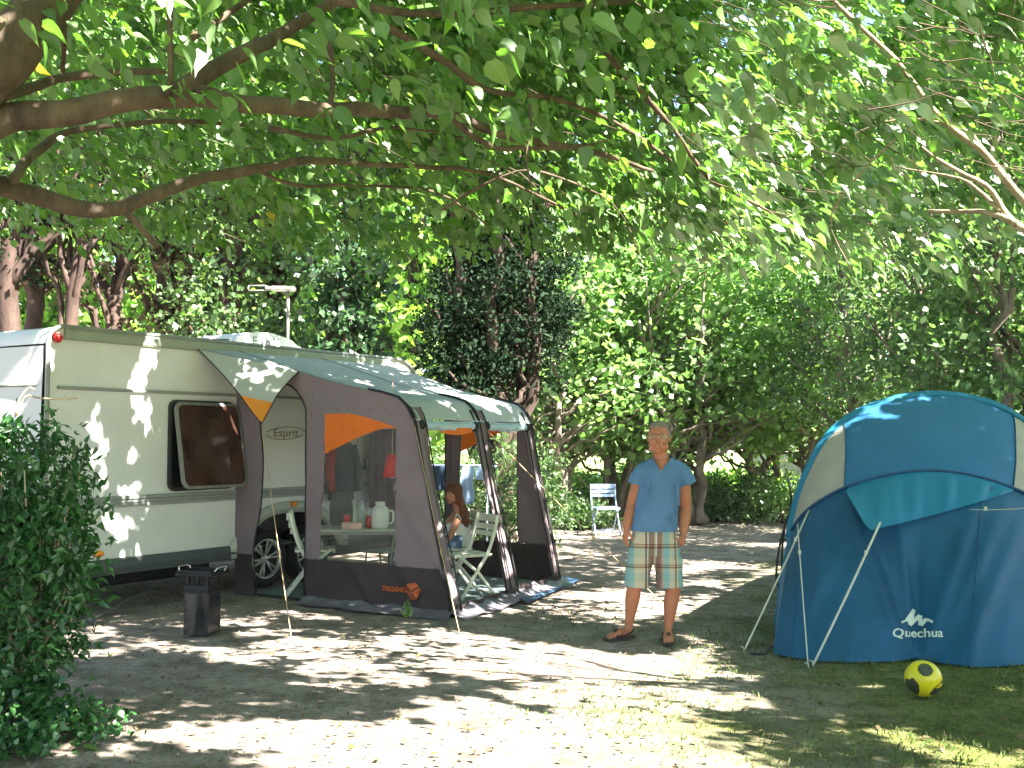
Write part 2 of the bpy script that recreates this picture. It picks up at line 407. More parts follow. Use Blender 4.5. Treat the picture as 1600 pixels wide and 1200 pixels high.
    def mesh(s, name, mats, parent=None, origin=None):
        vs, og = set_local(s.v, parent, origin)
        me = bpy.data.meshes.new(name); me.from_pydata([tuple(v) for v in vs], [], s.f)
        for mt in (mats if isinstance(mats, (list, tuple)) else [mats]): me.materials.append(MATS[mt])
        me.polygons.foreach_set('material_index', s.m); me.polygons.foreach_set('use_smooth', s.smooth)
        me.update(); return me, og
    def build(s, name, mats, parent=None, origin=None, solid=0.0, label=None):
        me, og = s.mesh(name, mats, parent, origin)
        o = bpy.data.objects.new(name, me); COL.objects.link(o)
        if og is not None: o.location = og
        if parent is not None: o.parent = parent
        if solid:
            md = o.modifiers.new('solid', 'SOLIDIFY'); md.thickness = solid; md.offset = 0
        if label: o['label'] = label
        return o
    def fused(s, name, mats, parent=None, voxel=.008, smooth=4, cut=None, origin=None):
        """all the pieces melted into one continuous skin"""
        me, og = s.mesh(name + '_raw', mats, parent, origin)
        t = bpy.data.objects.new('raw', me); COL.objects.link(t)
        r = t.modifiers.new('r', 'REMESH'); r.mode = 'VOXEL'; r.voxel_size = voxel; r.use_smooth_shade = True
        if smooth:
            q = t.modifiers.new('s', 'SMOOTH'); q.factor = .5; q.iterations = smooth
        dg = bpy.context.evaluated_depsgraph_get(); dg.update()
        nm = bpy.data.meshes.new_from_object(t.evaluated_get(dg)); nm.name = name
        bpy.data.objects.remove(t); bpy.data.meshes.remove(me)
        if cut is not None:
            bm = bmesh.new(); bm.from_mesh(nm)
            Mw = XF.get(root_of(parent), Matrix()) if parent is not None else (Matrix.Translation(og) if og is not None else Matrix())
            kill = [f for f in bm.faces if cut(Mw @ f.calc_center_median())]
            bmesh.ops.delete(bm, geom=kill, context='FACES'); bm.to_mesh(nm); bm.free()
        if not nm.materials: nm.materials.append(MATS[mats if isinstance(mats, str) else mats[0]])
        for p in nm.polygons: p.use_smooth = True
        o = bpy.data.objects.new(name, nm); COL.objects.link(o)
        if og is not None: o.location = og
        if parent is not None: o.parent = parent
        return o
def text2d(txt, size=1.0, bold=0.0):
    cu = bpy.data.curves.new('t', 'FONT'); cu.body = txt; cu.size = size; cu.align_x = 'CENTER'; cu.align_y = 'CENTER'; cu.offset = bold; cu.resolution_u = 4
    o = bpy.data.objects.new('t', cu); COL.objects.link(o)
    dg = bpy.context.evaluated_depsgraph_get(); dg.update()
    me = bpy.data.meshes.new_from_object(o.evaluated_get(dg))
    vs = [(v.co.x, v.co.y) for v in me.vertices]; fs = [list(p.vertices) for p in me.polygons]
    bpy.data.objects.remove(o); bpy.data.curves.remove(cu); bpy.data.meshes.remove(me)
    return vs, fs
def lerp_table(tab, x):
    if x <= tab[0][0]: return tab[0][1]
    for (a, va), (b, vb) in zip(tab, tab[1:]):
        if x <= b: return va + (vb - va) * (x - a) / (b - a)
    return tab[-1][1]
def smooth_path(pts, k=4):
    """Catmull-Rom through points"""
    pts = [Vector(p) for p in pts]; out = []
    for i in range(len(pts) - 1):
        a = pts[max(i - 1, 0)]; b = pts[i]; c = pts[i + 1]; d = pts[min(i + 2, len(pts) - 1)]
        for j in range(k):
            t = j / k
            out.append(.5 * ((2 * b) + (c - a) * t + (2 * a - 5 * b + 4 * c - d) * t * t + (3 * b - a - 3 * c + d) * t ** 3))
    out.append(pts[-1]); return out
def copy_tree(o, parent=None):
    c = o.copy(); COL.objects.link(c)
    if parent is not None: c.parent = parent
    for ch in list(o.children): copy_tree(ch, c)
    return c
def rotM(ax, deg): return Matrix.Rotation(math.radians(deg), 3, ax)
#@@LEAVES
# ------------------------------------------------------------------ leaves
def leaf_object(name, mat, P, T, N, size, parent=None, origin=None, rich=True, width=.7, fold=.18):
    """one mesh of many leaves. P base points, T tip directions, N upper side, size lengths"""
    P = np.asarray(P, float); T = np.asarray(T, float); N = np.asarray(N, float); size = np.asarray(size, float)[:, None]
    k = len(P)
    T /= np.linalg.norm(T, axis=1, keepdims=True) + 1e-9
    N = N - T * (N * T).sum(1, keepdims=True); N /= np.linalg.norm(N, axis=1, keepdims=True) + 1e-9
    B = np.cross(N, T)
    if rich:
        w_ = width * size * .5
        asym = 1 + .25 * rng.normal(size=(k, 1)).clip(-1, 1); cv = rng.uniform(.05, .45, (k, 1))     # each leaf its own curl and lopsidedness
        sec_ = [(-.04, .42), (.10, .86), (.28, 1.0), (.50, .80), (.72, .42), (.90, .11)]
        pts = [P]
        for l_, ww in sec_:
            mid = P + T * size * l_ - N * size * cv * max(l_, 0) ** 2
            pts += [mid + B * w_ * ww * asym + N * size * fold * .5 * ww, mid if l_ > 0 else P - T * size * .0, mid - B * w_ * ww * (2 - asym) + N * size * fold * .5 * ww]
        pts.append(P + T * size * 1.08 - N * size * cv * 1.15)
        vs = np.stack(pts, 1)
        faces = []
        for q in range(5):
            a_ = 1 + q * 3; faces += [[a_, a_ + 3, a_ + 4], [a_, a_ + 4, a_ + 1], [a_ + 1, a_ + 4, a_ + 5], [a_ + 1, a_ + 5, a_ + 2]]
        faces += [[16, 19, 17], [17, 19, 18]]; faces = np.array(faces)
    else:
        w_ = width * size * .5
        vs = np.stack([P, P + T * size * .45 + B * w_, P + T * size, P + T * size * .45 - B * w_], 1)
        faces = np.array([[0, 1, 2], [0, 2, 3]])
    nv = vs.shape[1]; nf = len(faces)
    V = vs.reshape(-1, 3)
    if parent is not None:
        Mi = np.array(XF.get(root_of(parent), Matrix()).inverted()); V = V @ Mi[:3, :3].T + Mi[:3, 3]
    elif origin is not None: V = V - np.array(origin)
    Fc = (faces[None] + (np.arange(k) * nv)[:, None, None]).reshape(-1, 3)
    me = bpy.data.meshes.new(name); me.vertices.add(len(V)); me.vertices.foreach_set('co', V.ravel())
    me.loops.add(Fc.size); me.loops.foreach_set('vertex_index', Fc.ravel().astype(np.int32))
    me.polygons.add(len(Fc)); me.polygons.foreach_set('loop_start', np.arange(0, Fc.size, 3, dtype=np.int32))
    me.update(calc_edges=True); me.validate()
    a = me.attributes.new('rnd', 'FLOAT', 'POINT'); a.data.foreach_set('value', np.repeat(rng.random(k), nv))
    if rich:
        e_ = np.tile(np.array([0] + [1, 0, 1] * 6 + [.3]), k); a = me.attributes.new('edge', 'FLOAT', 'POINT'); a.data.foreach_set('value', e_)
        me.polygons.foreach_set('use_smooth', np.ones(len(Fc), bool))
    me.materials.append(MATS[mat])
    o = bpy.data.objects.new(name, me); COL.objects.link(o)
    if parent is not None: o.parent = parent
    elif origin is not None: o.location = origin
    return o
def rand_dirs(n, bias=(0, 0, 0), k=1.0):
    d = rng.normal(size=(n, 3)) * k + np.array(bias); return d / (np.linalg.norm(d, axis=1, keepdims=True) + 1e-9)
def blob_points(blobs, n, clump=.5, per=40, shell=.55):
    """n points in clumps spread through ellipsoids (cx,cy,cz,rx,ry,rz)"""
    blobs = np.array(blobs, float); vol = (blobs[:, 3] * blobs[:, 4] * blobs[:, 5]) ** .75
    K = max(4, n // per); pick = rng.choice(len(blobs), K, p=vol / vol.sum())
    d = rand_dirs(K); r = shell + (1 - shell) * rng.random((K, 1)) ** .6
    C = blobs[pick, :3] + d * r * blobs[pick, 3:]
    which = rng.integers(0, K, n); sc = clump * (.5 + rng.random(K))
    return C[which] + rng.normal(size=(n, 3)) * (sc[which][:, None]) * np.array([1, 1, .6]) * .6, C
def wobble(a, b, n=8, amp=.1, seed=0):
    a, b = Vector(a), Vector(b); L_ = (b - a).length
    return [a.lerp(b, i / n) + noise.noise_vector(Vector((seed * 7.3, i * .9, L_))) * amp * math.sin(math.pi * min(1, .15 + i / n * .85)) for i in range(n + 1)]

# ------------------------------------------------------------------ the setting
def ground():
    mb = MB()
    def fn(u, v):
        x = -90 + 180 * u; y = -30 + 190 * v
        return (x, y, -.0)
    # one sheet, finer near the camp
    xs = list(np.concatenate([np.linspace(-120, -10, 12)[:-1], np.linspace(-10, 10, 81), np.linspace(10, 120, 12)[1:]]))
    ys = list(np.concatenate([np.linspace(-60, 3, 12)[:-1], np.linspace(3, 24, 85), np.linspace(24, 200, 14)[1:]]))
    vs = [(x, y, (noise.noise(Vector((x * .8, y * .8, 0))) * .016 + noise.noise(Vector((x * 3.1, y * 3.1, 4))) * .006 - .012) if abs(x) < 12 and 2 < y < 26 else -.012) for x in xs for y in ys]
    k = len(ys); fs = [(i * k + j, (i + 1) * k + j, (i + 1) * k + j + 1, i * k + j + 1) for i in range(len(xs) - 1) for j in range(k - 1)]
    mb.add(vs, fs, 0, True)
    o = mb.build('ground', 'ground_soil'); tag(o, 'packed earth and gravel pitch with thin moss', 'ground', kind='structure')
    mb = MB(); mb.grid(lambda u, v: (-40 + 90 * u, 27 + 3 * math.sin(u * 19) + (120 - 27) * v, .012), 40, 10)
    tag(mb.build('lawn', 'lawn_green'), 'sunlit mown lawn beyond the fig trees', 'lawn', kind='structure')
ground()
#@@CARAVAN
# ------------------------------------------------------------------ caravan
TH = math.radians(32.7); D = Vector((math.sin(TH), math.cos(TH), 0)); Nn = Vector((math.cos(TH), -math.sin(TH), 0)); UP = Vector((0, 0, 1))
C0 = Vector((-4.07, 9.5, 0))
def Q(s, t, z): return C0 + D * s + Nn * t + UP * z      # s along the side, t out of the side, z up
def caravan():
    r = empty('caravan', C0, 'long white touring caravan with grey bands, attached to the brown awning', 'caravan')
    Lc, Wd = 5.35, 2.3
    # side outline (s,z) with rounded ends
    def arc(cx, cz, rad, a0, a1, n=6): return [(cx + rad * math.cos(math.radians(a0 + (a1 - a0) * i / n)), cz + rad * math.sin(math.radians(a0 + (a1 - a0) * i / n))) for i in range(n + 1)]
    out = arc(.16, 2.44, .16, 180, 90) + arc(Lc - .5, 2.1, .5, 90, 10, 8) + [(Lc + .02, 1.2), (Lc - .1, .46)]
    rearlow = [(.0, .46)]
    poly = out + rearlow[::1]
    # walls: near side has wheel opening -> keep whole, arch trim covers
    mb = MB()
    a = [Q(s, 0, z) for s, z in poly]; b = [Q(s, -Wd, z) for s, z in poly]
    # wheel cut: lower edge of the side gets the arch shape
    def lower(x): 
        for c in (2.66, 3.36):
            pass
        if 2.24 < x < 3.80:
            q = (x - 3.02) / .78; return .46 + .34 * (1 - abs(q) ** 3.2)
        return .46
    xs = [0] + list(np.linspace(.02, Lc - .1, 120))
    top = lambda x: (2.44 + math.sqrt(max(0, .16 ** 2 - (.16 - x) ** 2)) if x < .16 else (2.6 if x < Lc - .5 else 2.1 + math.sqrt(max(0, .25 - (x - Lc + .5) ** 2))))
    for t, flip in ((0, False), (-Wd, True)):
        vs = []; fs = []
        for x in xs: vs += [Q(x, t, lower(x)), Q(x, t, top(x))]
        for i in range(len(xs) - 1):
            f = (2 * i, 2 * i + 2, 2 * i + 3, 2 * i + 1); fs.append(f[::-1] if flip else f)
        mb.add(vs, fs, 0)
    k = len(poly)
    mb.add(a + b, [(i, i + 1, k + i + 1, k + i) for i in range(k - 1)], 0, False)
    mb.build('body', 'caravan_white', r)
    mb = MB()   # rear panel, a little proud, slightly bowed
    def rf(u, v):
        t = -.03 - u * (Wd - .06); z = .5 + v * 1.92
        return Q(-.012 - .05 * math.sin(math.pi * u) - (.02 * math.sin(math.pi * v)), t, z)
    mb.grid(rf, 12, 12)
    rp = mb.build('rear_panel', 'caravan_rear', r)
    mb = MB(); mb.tube([Q(-.03, -.10, 2.08), Q(-.075, -1.15, 2.08), Q(-.03, -2.2, 2.08)], .02, 8); mb.build('rear_rail', 'rail_grey', r)
    # edge trim following the outline
    for t, nm in ((0.012, 'edge_trim'),):
        mb = MB(); pts = [Q(0, t, .46)] + [Q(s, t, z) for s, z in out[:-2]]
        mb.tube(pts, .021, 6); mb.build('edge_trim', 'rail_grey', r)
    mb = MB()   # roof trim band
    ys = [.16 + (Lc - .8) * i / 30 for i in range(31)]
    prof = [(.016, 2.482), (.026, 2.50), (.03, 2.56), (.012, 2.60), (-.05, 2.625)]
    vs = [Q(x, a_, z_) for x in ys for a_, z_ in prof]; k = len(prof)
    mb.add(vs, [(i * k + j, (i + 1) * k + j, (i + 1) * k + j + 1, i * k + j + 1) for i in range(30) for j in range(k - 1)] + [tuple(range(k))], 0, False)
    mb.build('roof_trim', 'roof_trim', r)
    mb = MB()
    mb.box(Q(2.6, .012, 2.055), (.032, 5.0, .03), Matrix((Nn, D, UP)).transposed(), bev=.008)
    mb.build('upper_rail', 'rail_grey', r)
    mb = MB(); R3 = Matrix((Nn, D, UP)).transposed()
    for z, h, d in ((.985, .032, .03), (1.02, .03, .022), (1.055, .035, .032)): mb.box(Q(2.66, d / 2 - .004, z), (d, 5.2, h), R3, bev=.006)
    mb.build('middle_rail', 'rail_grey', r)
    for s0, s1 in ((0.02, 2.2), (3.84, 5.2)):
        mb = MB(); pr_ = [(0.008, .50), (.035, .485), (.045, .42), (.03, .355), (-.02, .345)]
        vs = [Q(s, a_, z_) for s in (s0, s1) for a_, z_ in pr_]; k = len(pr_)
        mb.add(vs, [(j, k + j, k + j + 1, j + 1) for j in range(k - 1)] + [tuple(range(k)), tuple(range(k, 2 * k))], 0)
        mb.build('skirt', 'skirt_grey', r)
    mb = MB(); mb.box(Q(2.6, -1.15, .46), (2.2, 5.0, .05), R3); mb.box(Q(3.2, -.5, .36), (.06, 6.0, .14), R3); mb.box(Q(3.2, -1.8, .36), (.06, 6.0, .14), R3)
    mb.box(Q(3.0, -1.15, .3), (2.0, .08, .08), R3); mb.box(Q(1.35, -1.2, .33), (1.9, 1.5, .24), R3, bev=.02); mb.box(Q(4.5, -1.2, .33), (1.9, 1.1, .24), R3, bev=.02)  # two underfloor boxes added to darken the space below the caravan
    for sx_ in (.35,): mb.tube([Q(sx_, -.35, .4), Q(sx_ + .25, -.35, .02)], .02); mb.box(Q(sx_ + .25, -.35, .015), (.12, .12, .03), R3)
    mb.build('chassis_and_shade_boxes', 'black_plastic', r)
    # wheel arch trim
    mb = MB(); vs = []; fs = []
    for i in range(41):
        x = 2.12 + 1.80 * i / 40; q = (x - 3.02) / .90; zo = .50 + .42 * (1 - abs(q) ** 2.6)
        q2 = max(-1, min(1, (x - 3.02) / .78)); zi = .36 + .43 * (1 - abs(q2) ** 3.2)
        vs += [Q(x, .012, zo), Q(x, .04, zo - .015), Q(x, .045, zi + .01), Q(x, .0, zi)]
    for i in range(40):
        for j in range(3): fs.append((i * 4 + j, i * 4 + 4 + j, i * 4 + 5 + j, i * 4 + j + 1))
    mb.add(vs, fs, 0, True); mb.build('wheel_arch', 'arch_trim', r)
    mb = MB(); mb.box(Q(3.02, -.24, .62), (.03, 1.7, .36), R3); mb.build('wheel_well', 'black_plastic', r)
    for s_ in (2.68, 3.36):
        R0 = .315; c = Q(s_, -.10, R0)
        mb = MB(); mb.lathe(c, [(.20, -.08), (.27, -.095), (.305, -.07), (R0, -.03), (R0, .03), (.305, .07), (.27, .095), (.215, .085), (.205, .05)], 40, axis=Nn)
        wh = mb.build('wheel', 'tyre', r)
        mb = MB(); ax = Nn
        mb.lathe(c, [(.206, -.06), (.206, .07), (.214, .092), (.198, .088), (.188, .05), (.188, -.02)], 40, 0, ax)
        mb.lathe(c, [(.0, .07), (.03, .07), (.05, .055), (.055, .02)], 20, 0, ax)
        for k_ in range(6):
            for dd in (-9, 9):
                a_ = math.radians(k_ * 60 + 12 + dd); d1 = D * math.cos(a_) + UP * math.sin(a_); a2 = math.radians(k_ * 60 + 12); d0 = D * math.cos(a2) + UP * math.sin(a2)
                mb.tube([c + Nn * .05 + d0 * .03, c + Nn * .066 + d1 * .12, c + Nn * .07 + d1 * .197], [(.022, .014), (.018, .012), (.020, .012)], 6)
        mb.build('rim', 'alloy', wh)
        mb = MB(); mb.lathe(c, [(0, -.03), (.19, -.03), (.19, -.02)], 24, 0, ax); mb.build('brake_drum', 'black_plastic', wh)
    # window, hinged at the top and ajar
    def rrect(s0, s1, z0, z1, rad, n=5):
        o_ = []
        for cx, cz, a0 in ((s1 - rad, z1 - rad, 0), (s0 + rad, z1 - rad, 90), (s0 + rad, z0 + rad, 180), (s1 - rad, z0 + rad, 270)):
            for i in range(n + 1): a_ = math.radians(a0 + 90 * i / n); o_.append((cx + rad * math.cos(a_), cz + rad * math.sin(a_)))
        return o_
    s0, s1, z0, z1 = 1.32, 2.16, 1.09, 1.985
    ou = rrect(s0, s1, z0, z1, .08); inn = rrect(s0 + .035, s1 - .035, z0 + .035, z1 - .035, .05); k = len(ou)
    mb = MB()
    mb.add([Q(s, .004, z) for s, z in ou] + [Q(s, .026, z) for s, z in ou] + [Q(s, .026, z) for s, z in inn] + [Q(s, -.0, z) for s, z in inn],
           [(a_ * k + i, a_ * k + (i + 1) % k, (a_ + 1) * k + (i + 1) % k, (a_ + 1) * k + i) for a_ in range(3) for i in range(k)], 0)
    wn = mb.build('window', 'tinted_frame', r)
    mb = MB(); mb.add([Q(s, .004, z) for s, z in inn], [list(range(k))]); mb.build('window_opening_shade', 'black_plastic', wn)  # flat black sheet standing for the shade inside the open window
    tilt = .17
    def tl(s, z, off): return Q(s, .035 + (z1 - z) * tilt + off, z1 - .01 - (z1 - z) * math.sqrt(1 - tilt * tilt))
    po = rrect(s0 + .03, s1 + .03, z0 + .02, z1 - .01, .09); pi_ = rrect(s0 + .062, s1 - .002, z0 + .05, z1 - .04, .07); k = len(po)
    mb = MB()
    mb.add([tl(s, z, 0) for s, z in po] + [tl(s, z, .018) for s, z in po] + [tl(s, z, .026) for s, z in pi_],
           [(a_ * k + i, a_ * k + (i + 1) % k, (a_ + 1) * k + (i + 1) % k, (a_ + 1) * k + i) for a_ in range(2) for i in range(k)] + [list(range(k))], 0)
    mb.build('sash', 'rubber_grey', wn)
    mb = MB(); mb.add([tl(s, z, .028) for s, z in pi_], [list(range(k))]); mb.build('pane', 'tinted_window', wn)
    # second window and door further along, seen through the awning
    mb = MB(); oo = rrect(4.12, 4.76, .5, 2.35, .07); mb.prism([Q(s, .004, z) for s, z in oo], Nn * .022); d_ = mb.build('door', 'caravan_rear', r)
    mb = MB(); mb.box(Q(4.2, .05, 1.3), (.04, .03, .12), R3, bev=.006); mb.build('handle', 'black_plastic', d_)
    mb = MB(); mb.box(Q(4.44, .20, .27), (.34, .55, .03), R3, bev=.01)
    for q in (-.25, .25): mb.tube([Q(4.44 + q, .06, .0), Q(4.44 + q, .1, .26)], .012, 6); mb.tube([Q(4.44 + q, .34, .0), Q(4.44 + q, .3, .26)], .012, 6)
    mb.build('step', 'rail_grey', r)
    # marker lamps
    for s_, z_ in ((.54, .545), (2.98+.38, .70 - .15)):
        pass
    for s_, z_ in ((.56, .555), (3.02, .885)):
        mb = MB(); mb.ball(Q(s_, .045 if s_ > 1 else .012, z_), (.052, .03, .032), 14, rot=Matrix((D, Nn, UP)).transposed()); mb.build('side_marker_lamp', 'amber', r)
    mb = MB(); mb.lathe(Q(.085, .012, 2.49), [(.0, .05), (.03, .045), (.042, .02), (.045, 0)], 16, 0, Nn); mb.build('clearance_lamp', 'red_lens', r)
    mb = MB(); mb.box(Q(-.06, -.14, .64), (.16, .05, .12), R3, bev=.02); mb.build('tail_lamp', 'red_lens', r)
    mb = MB(); mb.box(Q(-.06, -.14, .80), (.16, .05, .13), R3, bev=.02); mb.build('indicator_lamp', 'amber', r)
    # oval emblem with lettering
    mb = MB(); ce = (2.93, 1.665); vs = []; n = 40
    for i in range(n):
        a_ = 2 * math.pi * i / n
        for rr, off in ((1, .003), (.93, .003)):
            vs.append(Q(ce[0] + .30 * rr * math.cos(a_), off, ce[1] + (.072 * rr - (.004 if rr < 1 else 0)) * math.sin(a_) + .012 * math.cos(a_)))
    mb.add(vs, [(2 * i, 2 * i + 1, (2 * i + 3) % (2 * n), (2 * i + 2) % (2 * n)) for i in range(n) if i not in (18, 19, 20, 38, 39)])
    tv, tf = text2d('Esprit', .16, .002)
    mb.add([Q(ce[0] + x * 1.05, .004, ce[1] + y * .75) for x, y in tv], tf)
    mb.build('emblem', 'emblem_brown', r)
    # roof air conditioner and rooflight
    mb = MB(); bx_ = [(2.85, 0), (2.9, .15), (3.1, .23), (3.45, .25), (3.75, .20), (3.98, .08), (4.0, 0)]
    mb.prism([Q(s, -.75, 2.6 + z) for s, z in bx_], -Nn * .75); ac = mb.build('air_conditioner', 'white_plastic', r)
    mb = MB(); tv, tf = text2d('Euro T', .15, .002); mb.add([Q(3.35 + x, -.746, 2.73 + y) for x, y in tv], tf); mb.build('lettering', 'rail_grey', ac)
    mb = MB(); mb.prism([Q(s, -.78, 2.6 + z) for s, z in ((1.9, 0), (2.0, .06), (2.75, .13), (2.83, .13), (2.83, 0))], -Nn * .6); rl = mb.build('rooflight', 'vent_dark', r)
    mb = MB()
    for s_, h in ((2.0, .06), (2.25, .09), (2.5, .12), (2.82, .15)):
        mb = MB(); mb.box(Q(s_, -.77, 2.6 + h / 2), (.02, .02, h), R3); mb.build('rib', 'white_plastic', rl)
    mb = MB(); mb.prism([Q(s, -.9, 2.6 + z) for s, z in ((4.35, 0), (4.4, .06), (4.7, .07), (4.75, 0))], -Nn * .5); mb.build('rooflight', 'white_plastic', r)
    # antenna
    base = Q(4.05, -1.08, 2.6); top_ = W(449, 455, base.y)
    mb = MB(); mb.tube([base, Vector((base.x, base.y, top_.z))], .018, 10); mb.lathe(base, [(.07, 0), (.07, .03), (.03, .06)], 16)
    an = mb.build('antenna', 'aerial_grey', r)
    mb = MB(); h = Vector((base.x, base.y, top_.z))
    mb.box(h + Vector((-.06, 0, .03)), (.30, .16, .055), bev=.02)
    mb.box(h + Vector((-.22, 0, .035)), (.12, .11, .035), bev=.012)
    for dz in (.005, .065): mb.tube([h + Vector((-.2, 0, .035)), h + Vector((-.28, -.03, dz)), h + Vector((-.48, -.03, dz))], .009, 6)
    mb.tube([h + Vector((-.48, -.03, .005)), h + Vector((-.495, -.03, .035)), h + Vector((-.48, -.03, .065))], .009, 6)
    mb.build('aerial_head', 'aerial_grey', an)
caravan()
#@@AWNING
# ------------------------------------------------------------------ awning
PROF = [(0, 2.52), (.45, 2.40), (.878, 2.278), (1.178, 2.192), (1.593, 2.10), (1.95, 2.036), (2.16, 1.983), (2.274, 1.89), (2.333, 1.784)]
def roofz(t): return lerp_table(PROF, t)
INV = [(z, t) for t, z in PROF[::-1]]
def outer(z): return 2.333 + (1.784 - z) / 1.784 * .44 if z < 1.784 else lerp_table(INV, z)
def ts(s): return 1 - .115 * (s - 2.2) / 2.5     # the frame gets a little shallower along the side
def foldy(t, z, k=1.0):
    f = .012 * noise.noise(Vector((t * 3, z * 3, k * 5))) + .006 * noise.noise(Vector((t * 14, z * 3, k * 9)))
    # drag folds from the eave corner down towards the door
    for c_ in (2.1, 2.75, 3.3):
        dd = (t * 1.1 + z * .85) - c_; f += .040 * math.exp(-(dd / .04) ** 2) * max(0, min(1, (2.2 - z))) * min(1, max(0, (t - .9) * 2))
    return f
def awning():
    base = Q(2.2, 1.4, 0)
    r = empty('awning', base, 'brown and grey fabric porch awning with orange panels beside the caravan', 'awning')
    # roof canopy
    ss = [2.2, 2.6, 3.05, 3.5, 3.95, 4.35, 4.72]
    mb = MB()
    def rf(u, v):
        s = 2.2 + (4.72 - 2.2) * u; t = v * 2.34
        sag = -.028 * abs(math.sin(math.pi * (s - 2.2) / 1.28)) * math.sin(math.pi * min(1, v * 1.02))
        zz = roofz(t) + sag + .006 * noise.noise(Vector((s * 3, t * 3, 1)))
        return Q(s, t * ts(s), zz)
    mb.grid(rf, 40, 46); mb.build('roof_canopy', 'aw_roof', r)
    # overhang towards the rear of the caravan
    mb = MB()
    def ov(u, v):
        t = v * .878; s = 2.2 - (1 - v) * .56 * u * (1 - .25 * math.sin(math.pi * v)); return Q(s, t, roofz(t) + .006 - .02 * u)
    mb.grid(ov, 6, 16); mb.build('roof_overhang', 'aw_roof', r)
    # pennant
    P0 = Q(1.66, .03, 2.50); P1 = Q(2.2, .89, 2.275); tip = W(409, 662, 10.55)
    def pen(u, v):   # u from top edge to tip, v left to right
        L_ = P0.lerp(tip, u); R_ = P1.lerp(tip, u)
        c_ = L_.lerp(R_, v); mid = (P0 + P1 + tip) / 3
        k = .16 * math.sin(math.pi * u) * (abs(v - .5) * 2) ** 2
        return c_.lerp(mid.lerp(tip, u * .6), k) + Nn * .02 * noise.noise(Vector((u * 3, v * 3, 2)))
    mb = MB(); mb.grid(lambda u, v: pen(u * .62, v), 14, 12); pn = mb.build('pennant', 'aw_roof', r)
    mb = MB(); mb.grid(lambda u, v: pen(.62 + u * .38, v), 12, 12); mb.build('pennant_tip', 'aw_orange_pale', pn)
    mb = MB(); mb.tube([pen(i / 16, 0) for i in range(17)], .006, 6); mb.tube([pen(i / 16, 1) for i in range(17)], .006, 6); mb.build('binding', 'aw_dark', pn)
    # seams
    for s_, e_ in ((2.2, 2.34), (3.48, 2.34), (4.72, 2.34)):
        mb = MB(); n = 24
        vs = []
        for i in range(n + 1):
            t = e_ * i / n
            for q in (-.014, .014): vs.append(Q(s_ + q, t * ts(s_), roofz(t) + .007))
        mb.add(vs, [(2 * i, 2 * i + 2, 2 * i + 3, 2 * i + 1) for i in range(n)]); mb.build('roof_seam', 'aw_dark', r)
    def wall(s, sc, side, nm):
        """side = +1 left wall, -1 right wall; all strips live in the plane s"""
        k = 1 if side > 0 else 2
        def P(t, z): return Q(s + side * foldy(t, z, k), t * sc, z)
        def vstrip(mb, t0, t1, lo, hi, nt, nz, m=0): mb.grid(lambda u, v: P(t0 + (t1 - t0) * u, lo(t0 + (t1 - t0) * u) * (1 - v) + hi(t0 + (t1 - t0) * u) * v), nt, nz, m)
        def hstrip(mb, z0, z1, lo, hi, nt, nz, m=0): mb.grid(lambda u, v: P(lo(z0 + (z1 - z0) * v) * (1 - u) + hi(z0 + (z1 - z0) * v) * u, z0 + (z1 - z0) * v), nt, nz, m)
        DB = .42
        dl = lambda z: .33 + .07 * math.exp(-((z - 1.25) / .5) ** 2) - .06 * math.exp(-((z - .45) / .25) ** 2)   # curtain edge
        dr = lambda z: .99 - (.20 * max(0, (z - 1.75) / .42) ** 2 if z > 1.75 else 0) - (.03 * math.exp(-((z - .6) / .4) ** 2))
        arch = lambda t: 2.17 - .42 * (1 - math.sqrt(max(0, 1 - ((t - .60) / .40) ** 2))) * .9
        wl = lambda z: 1.245 - .06 * max(0, (1.45 - z) / 1.0); WR = 2.13
        mb = MB()
        hstrip(mb, DB, 1.80, lambda z: .01, dl, 6, 16)
        vstrip(mb, .01, .33, lambda t: 1.80, roofz, 6, 6)
        vstrip(mb, .33, .99, lambda t: max(arch(t), 1.80) if t > .34 else 1.8, roofz, 22, 6)
        hstrip(mb, DB, 1.80, lambda z: .99, wl, 6, 16)
        vstrip(mb, .99, 1.245, lambda t: 1.80, roofz, 4, 6)
        ot = lambda t: 1.845 if t < 1.55 else 1.845 - .135 * ((t - 1.55) / .58) ** 1.3
        ob = lambda t: 1.70 - .25 * max(0, (2.0 - t) / .755) ** 1.25
        vstrip(mb, 1.245, WR, ot, roofz, 14, 5)
        hstrip(mb, DB, 1.985, lambda z: WR, lambda z: max(outer(z), WR), 8, 24)
        mb.build(nm, 'aw_brown', r)
        mb = MB(); vstrip(mb, 1.245, WR, ob, ot, 16, 5); mb.build('orange_panel', 'aw_orange', r)
        mb = MB(); mb.grid(lambda u, v: P((wl(.43 + (1.69 - .43) * v) * (1 - u) + WR * u), (.43) * (1 - v) + (ob(1.245 + u * .885) + .01) * v) + Nn * 0 + D * side * .004, 20, 20)
        mb.build('window_film', 'clear_film', r)
        mb = MB(); hstrip(mb, .0, DB, lambda z: .01, lambda z: dl(z) - .03, 6, 6)
        hstrip(mb, .0, DB, lambda z: 1.0, outer, 30, 8)
        mb.build('lower_panel', 'aw_dark', r)
        mb = MB()   # black zip edge round the doorway
        pts = [P(dr(z) if z < 1.8 else .99, z) + D * -.004 * side for z in np.linspace(.42, 1.78, 14)] + [P(t, max(arch(t), 1.8)) - D * .004 * side for t in np.linspace(.985, .36, 16)]
        pts = [P(.99, 0.02)] + [P(.99, z) - D * .006 * side for z in np.linspace(.3, 1.76, 12)] + [P(t, max(arch(t), 1.79)) - D * .006 * side for t in np.linspace(.985, .38, 16)]
        mb.tube(pts, [(.022, .008)] * len(pts), 6)
        pts = [P(dl(z) + .0, z) - D * .006 * side for z in np.linspace(1.78, .02, 22)]
